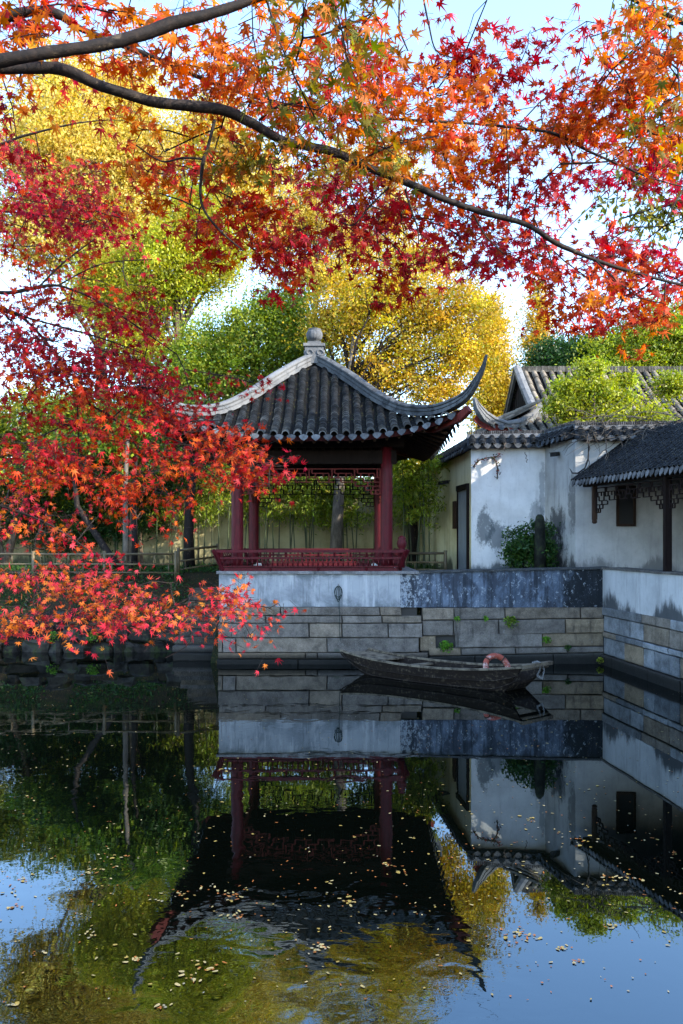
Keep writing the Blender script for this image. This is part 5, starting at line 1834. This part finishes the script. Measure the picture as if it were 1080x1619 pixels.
class Maple:
    dens = 1.75
    def __init__(self, name, label, base, group=None):
        self.t = thing(name, label, 'tree', base, group)
        self.base = Vector(base)
        self.pts = []          # attachment points (pos, radius)
        self.tw = MB()
        self.pet = MB()
        self.leaf_batches = {}

    def limb(self, path, name='limb', n=10):
        """path: (px, py, depth, radius in metres)"""
        P_ = [W(a, b, c) for a, b, c, _ in path]
        Rr = [r * random.uniform(.86, 1.14) for *_, r in path]
        P_ = [p + Vector((random.uniform(-1, 1), random.uniform(-1, 1), random.uniform(-1, 1))) * min(r, .02) * .45 for p, r in zip(P_, Rr)]
        ii = list(range(len(P_)))
        D = 5
        xs = catmull(ii, [p.x for p in P_], D); ys_ = catmull(ii, [p.y for p in P_], D); zs = catmull(ii, [p.z for p in P_], D); rs = catmull(ii, Rr, D)
        pts = [Vector(p) for p in zip(xs, ys_, zs)]
        rs = [max(.0022, r * .86 * (1 + random.uniform(-.05, .05))) for r in rs]
        pts = [p + Vector((random.uniform(-1, 1), random.uniform(-1, 1), random.uniform(-1, 1))) * r * .08 for p, r in zip(pts, rs)]
        if rs[0] > .008:
            mb = MB(); mb.tube(pts, rs, n); mb.build(name, M['bark_dark'], self.t, True)
        else:
            self.tw.tube(pts, rs, 6)
        for p, r in zip(pts, rs): self.pts.append((p, r))

    def spray(self, px, py, rx, ry, Y, n, pal, size=.07, dy=.35, key=None, flat=.55):
        """n leaves on fine twigs filling an ellipse of the crown round the given point"""
        k = Y / FPX
        n = int(n * self.dens)
        key = key or 'foliage'
        C0 = W(px, py, Y)
        arr = np.array([[p.x, p.y, p.z] for p, _ in self.pts])
        i0 = int(np.argmin(((arr - np.array(C0)) ** 2).sum(1)))
        root, rr = self.pts[i0]
        nt = max(2, int(n / 15))
        # stem from the limb into the spray
        if (C0 - root).length > 0.05:
            L = (C0 - root).length
            mid = root.lerp(C0, .5) + Vector((random.uniform(-.08, .08), random.uniform(-.08, .08), random.uniform(-.02, .10))) * L
            self.tw.tube([root, mid, C0], [min(.008, max(.0035, rr * .5)), .004, .003], 5)
            for f in (0, .5): self.pts.append((root.lerp(mid, f * 2) if f < .5 else mid, .004))
        hubs = [C0]
        for _ in range(nt):
            a = random.uniform(0, 6.283); r = math.sqrt(random.random())
            c = C0 + Vector((math.cos(a) * r * rx * k, random.uniform(-dy, dy), math.sin(a) * r * ry * k))
            h = min(hubs, key=lambda q_: (q_ - c).length)
            m1 = h.lerp(c, .5) + Vector((random.uniform(-.02, .02), random.uniform(-.02, .02), random.uniform(0, .03)))
            self.tw.tube([h, m1, c], [.0028, .0022, .0014], 4, caps=False)
            hubs.append(c)
        per = max(1, n // nt)
        cs = []
        for c in hubs[1:]:
            tdir = Vector((random.uniform(-1, 1), random.uniform(-1, .4), random.uniform(-.5, .25))).normalized()
            for j in range(per):
                s_ = (j / per - .3) * .26
                o = Vector((random.gauss(0, .05), random.gauss(0, .05), random.gauss(0, .05) * flat - .025))
                lp_ = c + tdir * s_ + o
                cs.append(lp_)
                if j % 2 == 0: self.tw.tube([c + tdir * s_ * .8, lp_ + Vector((0, 0, .012)), lp_], [.0012, .001, .0008], 3, caps=False)
        arr = np.array([[v.x, v.y, v.z] for v in cs])
        self.leaf_batches.setdefault(key, []).append((arr, np.full(len(arr), size), pal_colors(len(arr), pal, .2)))

    def finish(self):
        self.tw.build('twigs', M['bark_dark'], self.t)
        for key, L in self.leaf_batches.items():
            a = np.concatenate([x[0] for x in L]); s = np.concatenate([x[1] for x in L]); c = np.concatenate([x[2] for x in L])
            maple_leaves(key, a, s, c, M['maple'], self.t)


mp = Maple('maple_tree', 'overhanging maple whose long dark limbs and orange leaves cross the top of the view', (-3.6, 2.6, 1.45))
# trunk stands on the near bank left of the frame
tb = MB(); tb.tube([(-3.6, 2.6, 1.2), (-3.5, 2.6, 2.6), (-3.1, 2.65, 3.8), (-2.35, 2.7, 4.55)], [.17, .14, .11, .07], 12); tb.build('trunk', M['bark_dark'], mp.t, True)
tb2 = (-560, 40)
mp.limb([(-640, 150, 2.75, .07), (-200, 130, 2.75, .045), (0, 95, 2.75, .030), (100, 80, 2.8, .027), (190, 60, 2.85, .026), (270, 36, 2.9, .024), (350, 14, 2.95, .020), (430, -8, 3.0, .017), (560, -40, 3.1, .012)])
mp.limb([(-300, 128, 3.0, .045), (-60, 108, 3.05, .030), (0, 107, 3.1, .027), (90, 108, 3.15, .026), (160, 140, 3.2, .028), (250, 160, 3.3, .026), (350, 173, 3.4, .024), (400, 191, 3.45, .024), (450, 222, 3.5, .023), (530, 242, 3.6, .021), (590, 268, 3.65, .020), (650, 296, 3.7, .018), (700, 316, 3.75, .018), (760, 336, 3.8, .017), (830, 354, 3.85, .014), (880, 383, 3.9, .013), (940, 409, 3.95, .011), (1000, 430, 4.0, .009), (1090, 452, 4.1, .006), (1180, 470, 4.2, .004)])
mp.limb([(-300, 60, 3.5, .035), (-30, 36, 3.5, .028), (0, 33, 3.5, .027), (50, 18, 3.5, .026), (90, 25, 3.5, .022), (130, 46, 3.55, .018), (230, 86, 3.6, .014), (330, 130, 3.7, .012), (420, 156, 3.8, .011), (500, 176, 3.85, .010), (600, 186, 3.9, .009), (750, 196, 4.0, .008), (850, 206, 4.05, .009), (885, 214, 4.05, .012), (930, 238, 4.1, .009), (980, 260, 4.15, .007), (1030, 282, 4.2, .005), (1100, 300, 4.3, .004)])
for path in (
    [(340, 190, 3.4, .009), (328, 235, 3.4, .009), (320, 262, 3.4, .009), (318, 320, 3.45, .008), (345, 362, 3.5, .006), (385, 396, 3.55, .004)],
    [(320, 252, 3.4, .006), (290, 250, 3.4, .005), (255, 255, 3.4, .004), (215, 230, 3.4, .003)],
    [(410, 190, 3.5, .007), (440, 168, 3.4, .006), (500, 160, 3.4, .004)],
    [(615, 296, 3.7, .006), (585, 325, 3.7, .005), (560, 355, 3.7, .004), (540, 352, 3.75, .003)],
    [(640, 300, 3.7, .006), (650, 330, 3.7, .005), (660, 360, 3.7, .004), (662, 385, 3.7, .003)],
    [(750, 340, 3.8, .006), (770, 375, 3.8, .005), (795, 400, 3.85, .003)],
    [(560, 262, 3.6, .006), (600, 238, 3.5, .005), (640, 225, 3.5, .004), (690, 215, 3.5, .003)],
    [(890, 220, 4.05, .006), (905, 245, 4.05, .005), (902, 275, 4.0, .003)],
    [(885, 258, 4.1, .006), (975, 252, 4.1, .005), (1010, 215, 4.05, .005), (1040, 190, 4.0, .003)],
    [(940, 409, 3.95, .006), (970, 440, 3.9, .005), (1010, 470, 3.85, .004), (1050, 480, 3.8, .003)],
    [(800, 345, 3.85, .005), (805, 290, 3.8, .004), (802, 230, 3.75, .003), (800, 180, 3.7, .002)],
    [(540, 60, 3.1, .005), (552, 100, 3.1, .004), (545, 0, 3.1, .005)],
    [(668, -10, 3.2, .004), (678, 35, 3.2, .004), (690, 80, 3.2, .003), (720, 92, 3.2, .002)],
    [(633, -10, 3.2, .005), (632, 40, 3.2, .005), (645, 80, 3.2, .003)],
    [(420, -5, 3.0, .006), (440, 60, 3.0, .004), (470, 130, 3.0, .004), (515, 220, 3.2, .003)],
): mp.limb(path, n=7)
S = mp.spray
for a in (
    # top left: orange over the limbs
    (40, 20, 70, 30, 2.9, 45, ORA), (120, 10, 70, 30, 2.8, 40, RO), (200, 25, 60, 35, 2.8, 50, ORA), (290, 20, 60, 25, 2.9, 45, ORA), (250, 100, 70, 35, 3.0, 60, ORA), (340, 100, 80, 45, 3.1, 95, ORA),
    (400, 55, 70, 40, 2.9, 75, ORA), (450, 110, 70, 50, 3.0, 90, ORA), (480, 20, 60, 40, 2.7, 45, OGR), (540, 45, 60, 45, 2.7, 50, OGR), (590, 20, 50, 30, 2.8, 40, OGR), (530, 110, 60, 40, 3.0, 70, RO),
    (160, 95, 70, 25, 3.1, 45, ORA), (60, 75, 60, 25, 3.3, 40, RED), (30, 130, 40, 30, 3.0, 24, ORA),
    (20, 170, 35, 40, 3.3, 34, RED), (70, 120, 40, 20, 2.9, 18, ORA),
    # centre overhead
    (600, 120, 80, 45, 3.4, 110, RO), (680, 110, 70, 35, 3.6, 85, RED), (740, 100, 60, 30, 3.7, 65, RED), (790, 130, 55, 35, 3.8, 65, RED), (640, 180, 90, 40, 3.3, 120, ORA), (730, 180, 80, 40, 3.5, 110, ORA), (810, 200, 60, 45, 3.8, 80, RO),
    (560, 190, 70, 40, 3.3, 90, ORA), (500, 200, 60, 35, 3.3, 65, OGR), (690, 245, 90, 35, 3.5, 110, ORA), (610, 235, 60, 30, 3.4, 55, OGR), (780, 255, 70, 35, 3.7, 85, RO), (850, 290, 45, 35, 3.9, 50, RED), (830, 330, 45, 25, 3.8, 35, RO),
    (460, 160, 50, 30, 3.2, 45, ORA), (400, 150, 50, 30, 3.2, 45, ORA), (720, 290, 70, 25, 3.6, 50, ORA),
    (770, 0, 22, 8, 3.2, 4, RED),
    # right
    (900, 130, 60, 40, 3.8, 75, RED), (960, 110, 60, 45, 3.3, 75, ORA), (1010, 70, 50, 45, 3.1, 62, ORA), (1060, 40, 40, 45, 2.9, 50, ORA), (1070, 120, 45, 50, 3.0, 60, ORA), (1000, 160, 70, 40, 3.3, 80, ORA), (930, 180, 70, 35, 3.6, 85, RO),
    (880, 190, 50, 30, 3.6, 60, ORA), (860, 215, 55, 30, 3.8, 55, ORA), (1050, 200, 50, 35, 3.4, 50, ORA), (1000, 220, 60, 25, 3.8, 45, RO), (960, 260, 70, 20, 4.2, 85, CRIM), (1040, 262, 50, 20, 4.2, 60, CRIM), (910, 265, 40, 18, 4.1, 35, RED), (1075, 150, 30, 40, 3.1, 30, OGR),
    # below the main limb
    (470, 290, 70, 25, 4.2, 75, CRIM), (540, 300, 80, 25, 4.2, 85, CRIM), (600, 320, 60, 25, 4.1, 60, RED), (570, 350, 80, 30, 3.9, 85, RED), (640, 370, 70, 35, 3.8, 80, RED), (600, 410, 60, 30, 3.7, 65, RED), (650, 430, 45, 25, 3.7, 40, RED), (700, 350, 60, 25, 3.9, 50, RO),
    (740, 380, 70, 25, 4.2, 70, CRIM), (800, 380, 70, 22, 4.3, 75, CRIM), (850, 410, 60, 25, 4.1, 60, RED), (830, 370, 50, 15, 4.2, 35, CRIM), (760, 420, 50, 18, 3.9, 35, RED), (880, 440, 60, 25, 3.9, 60, RO), (930, 440, 60, 35, 3.9, 75, RO), (990, 410, 60, 30, 4.0, 70, RED), (1040, 430, 50, 45, 3.9, 75, RO), (1070, 390, 40, 40, 4.1, 48, CRIM),
    (1000, 470, 60, 30, 3.7, 65, RO), (1050, 500, 45, 28, 3.6, 45, ORA), (960, 490, 55, 22, 3.7, 48, RO), (910, 490, 35, 18, 3.7, 26, ORA), (1020, 380, 60, 15, 4.2, 40, CRIM), (960, 380, 25, 12, 4.2, 14, RED), (1080, 300, 30, 25, 4.2, 15, CRIM),
    # hanging branch left of centre
    (330, 270, 50, 30, 3.5, 48, RO), (260, 240, 60, 30, 3.4, 48, ORA), (390, 270, 50, 30, 3.6, 48, OGR), (300, 320, 45, 25, 3.5, 34, RO), (360, 340, 60, 35, 3.5, 70, RO), (420, 350, 55, 35, 3.6, 66, RO), (400, 395, 55, 28, 3.6, 55, RO), (450, 400, 45, 30, 3.7, 50, RED), (480, 430, 35, 22, 3.7, 30, RED), (310, 375, 50, 22, 3.6, 34, RO), (250, 305, 45, 18, 3.6, 26, ORA), (225, 205, 50, 22, 3.4, 30, RO), (440, 245, 40, 25, 3.5, 35, OGR),
): S(*a[:4], a[4] + (0 if a[6] is OGR else .45), *a[5:], size=.086)
mp.finish()

Maple.dens = 1.2
m2 = Maple('maple_tree', 'crimson maple whose low branches hang over the pond from the left edge', (-4.3, 4.4, 0.3))
tb = MB(); tb.tube([(-4.6, 3.0, 1.2), (-4.4, 3.6, 2.4), (-3.9, 4.2, 3.6), (-3.4, 4.6, 4.6), (-3.3, 4.7, 5.6)], [.14, .12, .10, .07, .04], 12); tb.build('trunk', M['bark_dark'], m2.t, True)
for path in (
    [(-420, 300, 4.6, .035), (-120, 440, 4.6, .018), (0, 461, 4.6, .013), (50, 456, 4.6, .012), (92, 452, 4.6, .010), (150, 474, 4.65, .007), (200, 505, 4.7, .006), (280, 560, 4.8, .004)],
    [(60, 455, 4.6, .007), (100, 415, 4.6, .006), (150, 378, 4.6, .004)],
    [(90, 452, 4.6, .006), (160, 418, 4.6, .004), (240, 410, 4.6, .003)],
    [(-420, 350, 4.5, .035), (-100, 470, 4.5, .014), (0, 488, 4.5, .011), (40, 505, 4.5, .010), (88, 560, 4.5, .009), (122, 625, 4.55, .008), (190, 670, 4.6, .007), (230, 730, 4.65, .004)],
    [(0, 490, 4.5, .008), (70, 510, 4.5, .006), (160, 535, 4.55, .005), (230, 560, 4.6, .003)],
    [(122, 630, 4.55, .006), (124, 690, 4.55, .005), (122, 745, 4.55, .003)],
    [(190, 670, 4.6, .006), (260, 690, 4.65, .005), (330, 715, 4.7, .004), (400, 725, 4.7, .003)],
    [(-300, 260, 4.6, .02), (-40, 235, 4.6, .010), (40, 215, 4.6, .007), (120, 195, 4.6, .005), (170, 190, 4.6, .003)],
    [(-300, 310, 4.7, .02), (-40, 330, 4.7, .009), (60, 340, 4.7, .007), (140, 350, 4.7, .004)],
    [(-420, 560, 4.4, .03), (-150, 760, 4.3, .014), (0, 800, 4.2, .008), (80, 830, 4.2, .006), (140, 870, 4.2, .004)],
    [(-420, 700, 4.2, .03), (-150, 960, 4.0, .016), (30, 982, 4.0, .010), (130, 986, 4.0, .010), (180, 990, 4.0, .009), (230, 980, 4.0, .006), (290, 955, 4.0, .005), (360, 950, 4.0, .003), (430, 962, 4.0, .002)],
    [(160, 988, 4.0, .007), (148, 950, 4.0, .006), (135, 905, 4.0, .004)],
    [(270, 960, 4.0, .004), (262, 990, 4.0, .003), (228, 1030, 4.0, .002)],
    [(300, 960, 4.0, .003), (330, 975, 4.0, .003), (345, 985, 4.0, .002)],
    [(262, 1040, 4.0, .002), (290, 1025, 4.0, .002), (302, 1010, 4.0, .003), (296, 985, 4.0, .003), (280, 960, 4.0, .004)],
    [(360, 955, 4.0, .003), (385, 985, 4.0, .002), (396, 1005, 4.0, .002)],
): m2.limb(path, n=7)
S = m2.spray
for a in (
    # high left reds before the yellow tree
    (20, 235, 40, 25, 4.7, 40, RED), (70, 265, 60, 25, 4.7, 50, RED), (30, 300, 50, 35, 4.6, 80, CRIM), (100, 320, 60, 30, 4.7, 95, CRIM), (160, 320, 50, 30, 4.7, 80, RED), (60, 350, 60, 30, 4.7, 85, RED), (130, 360, 60, 25, 4.7, 80, CRIM), (20, 390, 40, 30, 4.6, 55, RED), (195, 345, 30, 18, 4.7, 30, RED), (80, 400, 50, 20, 4.6, 40, RO), (45, 430, 50, 20, 4.6, 35, RO), (10, 200, 30, 25, 4.7, 28, RED), (150, 285, 40, 15, 4.7, 30, RED), (20, 460, 30, 15, 4.6, 12, ORA),
    # middle reds
    (30, 560, 55, 30, 4.4, 100, RED), (100, 575, 60, 28, 4.4, 115, CRIM), (160, 590, 55, 28, 4.5, 95, RED), (60, 600, 60, 25, 4.4, 85, RO), (130, 620, 60, 22, 4.5, 80, RO), (220, 610, 45, 30, 4.6, 80, CRIM), (255, 600, 25, 20, 4.7, 35, RED), (200, 640, 50, 25, 4.6, 65, RO), (250, 650, 40, 28, 4.6, 60, RED), (10, 530, 30, 25, 4.4, 30, RED), (240, 500, 40, 25, 4.7, 36, RED), (200, 450, 50, 25, 4.6, 24, RED), (235, 540, 40, 20, 4.6, 35, RED), (300, 620, 35, 15, 4.8, 14, CRIM), (400, 605, 45, 12, 4.9, 22, RED), (330, 600, 40, 10, 4.9, 10, RED), (290, 660, 25, 15, 4.7, 22, RED), (40, 490, 50, 22, 4.6, 52, RO), (110, 480, 50, 20, 4.6, 55, RED), (170, 510, 50, 20, 4.7, 50, RED), (50, 525, 60, 18, 4.6, 66, RED), (15, 505, 30, 22, 4.6, 30, RED), (130, 440, 50, 20, 4.6, 44, RO), (90, 540, 50, 15, 4.6, 40, CRIM), (230, 590, 35, 25, 4.7, 60, CRIM), (215, 570, 25, 22, 4.7, 34, RED), (265, 630, 30, 18, 4.7, 45, RED), (110, 555, 60, 20, 4.5, 50, RED), (180, 560, 50, 20, 4.6, 40, CRIM), (40, 640, 50, 18, 4.4, 40, RED), (90, 670, 60, 18, 4.4, 40, RED), (160, 680, 50, 18, 4.5, 36, RO), (330, 665, 40, 18, 4.7, 14, RED),
    # hanging over the roof edge and column
    (290, 700, 55, 22, 4.6, 55, RED), (350, 700, 50, 22, 4.6, 60, RO), (395, 715, 38, 22, 4.6, 62, RO), (360, 735, 50, 22, 4.6, 66, RO), (320, 740, 45, 20, 4.6, 48, RO), (400, 745, 30, 15, 4.6, 30, RED), (450, 738, 16, 10, 4.6, 7, CRIM), (425, 770, 16, 10, 4.6, 5, RED), (250, 690, 50, 20, 4.6, 40, RED), (190, 700, 50, 18, 4.6, 32, RO),
    (40, 700, 55, 20, 4.4, 65, RED), (90, 725, 50, 20, 4.4, 70, RED), (20, 735, 40, 18, 4.4, 40, RO), (140, 740, 45, 18, 4.4, 55, RO), (170, 760, 40, 18, 4.4, 44, RO), (60, 750, 50, 12, 4.4, 28, RO), (190, 780, 25, 14, 4.4, 24, RO), (235, 750, 50, 20, 4.5, 45, RO), (270, 790, 40, 20, 4.5, 36, RO), (220, 820, 20, 20, 4.4, 14, RED), (280, 830, 25, 15, 4.5, 14, RO), (240, 785, 40, 20, 4.5, 22, RO), (150, 820, 12, 10, 4.3, 4, PINK),
    # sweep of pink-orange at left
    (25, 800, 40, 22, 4.2, 62, PINK), (75, 815, 45, 20, 4.2, 66, PINK), (60, 845, 45, 20, 4.2, 50, RO), (100, 850, 25, 18, 4.2, 30, PINK), (20, 830, 30, 14, 4.2, 24, LOWO), (15, 770, 30, 15, 4.3, 26, PINK), (55, 868, 30, 10, 4.2, 12, RED),
    # the lowest spray over the bank
    (110, 895, 60, 22, 4.0, 75, PINK), (165, 890, 28, 14, 4.0, 24, CRIM), (60, 925, 60, 25, 4.0, 95, LOWO), (130, 930, 60, 28, 4.0, 120, PINK), (190, 945, 55, 25, 4.0, 100, PINK), (40, 955, 50, 22, 4.0, 85, LOWO), (110, 965, 55, 22, 4.0, 100, LOWO), (30, 910, 40, 18, 4.0, 45, LOWO), (180, 975, 50, 15, 4.0, 60, LOWO), (250, 950, 50, 25, 4.0, 90, PINK), (300, 945, 50, 20, 4.0, 85, LOWO), (260, 975, 45, 14, 4.0, 60, LOWO), (350, 945, 40, 18, 4.0, 66, PINK), (390, 955, 36, 15, 4.0, 45, PINK), (330, 970, 45, 13, 4.0, 44, LOWO), (425, 962, 22, 8, 4.0, 14, PINK), (300, 985, 22, 12, 4.0, 18, PINK), (80, 985, 45, 9, 4.0, 20, LOWO), (135, 992, 20, 9, 4.0, 14, LOWO), (210, 920, 45, 16, 4.0, 38, PINK), (270, 922, 40, 12, 4.0, 26, PINK),
    (396, 1003, 10, 14, 4.0, 16, LOWO), (255, 1008, 30, 6, 4.0, 6, PINK), (340, 1000, 25, 12, 4.0, 9, CRIM), (380, 985, 10, 6, 4.0, 4, PINK),
): S(*a[:5], int(a[5] * (1.75 if a[1] < 790 else .88)), a[6], size=.062 if a[1] < 790 else .053)
m2.finish()

# olive-leaved tree reaching in from the right
ot = thing('olive_tree', 'fine-leaved olive yellow tree hanging in from the right edge', 'tree', (8.0, 9.0, 2.1))
tb = MB(); tb.tube([(8.0, 9.0, 1.8), (7.8, 9.0, 5), (7.2, 9.0, 8), (6.2, 8.9, 10), (5.3, 8.8, 11)], [.2, .17, .13, .09, .05], 10)
tb.build('trunk', M['bark'], ot, True)
brs, lp = MB(), []
def hang_branch(pts, r, nl, tw=22):
    P_ = [W(*p) for p in pts]
    brs.tube(P_, [r * (1 - .7 * k / (len(P_) - 1)) for k in range(len(P_))], 6)
    for _ in range(tw):
        i = random.randrange(len(P_) - 1); s = P_[i].lerp(P_[i + 1], random.random())
        e = s + Vector((random.gauss(0, .35), random.gauss(0, .35), -abs(random.gauss(.3, .35))))
        m_ = s.lerp(e, .5) + Vector((0, 0, .08))
        brs.tube([s, m_, e], [.006, .005, .002], 4, caps=False)
        for j in range(nl):
            f = random.random() ** .7
            c = (s.lerp(m_, f * 2) if f < .5 else m_.lerp(e, f * 2 - 1))
            lp.append(np.array(c) + RNG.normal(0, .045, 3) + np.array([0, 0, -.02]))
hang_branch([(1520, 60, 8.97), (1400, -15, 8.9), (1300, -60, 8.8), (1150, 50, 8.6), (1080, 35, 8.6), (1030, 14, 8.6), (995, -4, 8.6), (960, -40, 8.6)], .05, 22, 34)
hang_branch([(1550, 130, 8.97), (1400, 55, 8.9), (1300, 10, 8.8), (1130, 60, 8.6), (1060, 80, 8.6), (1010, 110, 8.5), (985, 150, 8.5)], .03, 20, 26)
hang_branch([(1575, 250, 8.97), (1400, 175, 8.9), (1300, 200, 8.8), (1130, 250, 8.6), (1070, 260, 8.6), (1010, 270, 8.5), (960, 285, 8.5)], .03, 26, 42)
hang_branch([(1595, 330, 8.97), (1400, 255, 8.9), (1300, 270, 8.8), (1140, 320, 8.6), (1080, 320, 8.6), (1030, 330, 8.6), (985, 345, 8.5)], .03, 26, 40)
hang_branch([(1562, 190, 8.97), (1400, 115, 8.9), (1300, 120, 8.8), (1120, 170, 8.6), (1060, 190, 8.6), (1020, 210, 8.6)], .03, 22, 24)
brs.build('limbs', M['bark_dark'], ot, True)
diamond_leaves('crown', np.array(lp), .085, pal_colors(len(lp), OLV, .25), M['leaf'], ot, hang=(0, 0, -1), wide=.42)

# ------------------------------------------------------------------ leaves floating on the pond
def float_meshes():
    out = []
    for i in range(8):
        c = pal_colors(1, [((.27, .24, .12), 3), ((.24, .18, .06), 3), ((.25, .25, .18), 3), ((.18, .19, .07), 2), ((.26, .10, .03), 1)], .1)
        mb = MB()
        if i % 2:
            n = 10
            ring = [(math.copysign(abs(math.cos(a)) ** .7, math.cos(a)) * .55, (.16 + .1 * (i % 3)) * math.sin(a) * (1 - .35 * math.cos(a)), .12 * random.random()) for a in np.linspace(0, 2 * math.pi, n, endpoint=False)]
            mb.add([(0, 0, .03)] + ring, [(0, 1 + k, 1 + (k + 1) % n) for k in range(n)], tuple(c[0]))
        else:
            vs = [(0, 0, .02)]
            nots = [-165] + [(LOBES[k][0] + LOBES[k + 1][0]) / 2 for k in range(6)] + [165]
            vs += [(L * .55 * math.cos(R(a)), L * .55 * math.sin(R(a)), random.uniform(0, .10)) for a, L in LOBES]
            vs += [(.2 * math.cos(R(a)), .2 * math.sin(R(a)), .03) for a in nots]
            mb.add(vs, [(0, 8 + k, 1 + k, 9 + k) for k in range(7)], tuple(c[0]))
        me = bpy.data.meshes.new('floating_leaf')
        me.from_pydata(mb.v, [], mb.f)
        at = me.attributes.new("Col", 'FLOAT_COLOR', 'POINT')
        ca = np.ones((len(mb.v), 4), dtype=np.float32); ca[:, :3] = np.array(mb.c); at.data.foreach_set("color", ca.ravel())
        me.materials.append(M['float'])
        out.append(me)
    return out


FM = float_meshes()
leafpos = []
CL = [(275, 1418, 16, 34), (330, 1405, 8, 18), (370, 1417, 12, 20), (372, 1448, 12, 20), (555, 1427, 12, 22), (505, 1500, 14, 22), (330, 1530, 14, 26), (300, 1550, 10, 22), (820, 1483, 22, 38), (890, 1500, 9, 16), (915, 1520, 7, 14), (970, 1388, 12, 22), (970, 1467, 9, 20), (1015, 1330, 5, 20), (835, 1298, 9, 20), (920, 1330, 10, 24), (615, 1367, 9, 18), (630, 1380, 6, 14), (35, 1392, 14, 26), (15, 1435, 10, 16), (140, 1475, 8, 20), (210, 1518, 9, 22), (25, 1590, 6, 16), (150, 1379, 8, 22), (45, 1260, 5, 18), (80, 1115, 5, 12), (355, 1218, 8, 14), (940, 1255, 8, 26), (1000, 1390, 6, 20), (255, 1592, 6, 18), (190, 1355, 6, 14), (60, 1510, 5, 16), (1060, 1350, 5, 18), (720, 1355, 6, 16), (850, 1180, 5, 14)]
for px, py, n, sp_ in CL:
    for _ in range(int(n * 1.1)):
        qx, qy = px + random.gauss(0, sp_ * .5), py + random.gauss(0, sp_ * .17)
        Y_ = CAM_H * FPX / (qy - 857)
        leafpos.append(((qx - 540) * Y_ / FPX, Y_, random.uniform(.018, .036)))
# wind-drifted singles over the middle and right of the pond
tries = 0
while len(leafpos) < 1500:
    py = 1085 + 500 * random.random() ** 1.25
    px = random.uniform(-20, 1100)
    dens = .7 if px > 650 and py < 1340 else .6 if py < 1450 else .25
    if random.random() > dens: continue
    Y_ = CAM_H * FPX / (py - 857); X_ = (px - 540) * Y_ / FPX
    if X_ > wall_x(Y_) - .1: continue
    if 15.2 < Y_ < 19.5 and -0.6 < X_ < 5: continue
    leafpos.append((X_, Y_, random.uniform(.011, .028)))
leafpos.sort(key=lambda p: -(p[2] * p[2] / p[1] ** 3))
rest = MB()
for i, (x_, y_, s_) in enumerate(leafpos):
    rz = random.uniform(0, 6.28)
    me = FM[random.randrange(8)]
    if i < 290:
        o = bpy.data.objects.new('floating_leaf', me); COL.objects.link(o)
        o.location = (x_, y_, .004 + .003 * random.random()); o.rotation_euler = (random.gauss(0, .06), random.gauss(0, .06), rz); o.scale = (s_ * 1.3, s_ * 1.3, s_ * .8)
        tag(o, 'fallen yellowed leaf floating on the dark pond', 'leaf', 'leaves floating on the pond')
    else:
        cr, sr = math.cos(rz) * s_ * 1.3, math.sin(rz) * s_ * 1.3
        vs = [(x_ + v.co.x * cr - v.co.y * sr, y_ + v.co.x * sr + v.co.y * cr, .005 + v.co.z * s_ * .5) for v in me.vertices]
        col = tuple(me.attributes['Col'].data[0].color[:3])
        rest.add(vs, [tuple(p.vertices) for p in me.polygons], col)
struct(rest.build('fallen_leaves', M['float']), 'stuff')
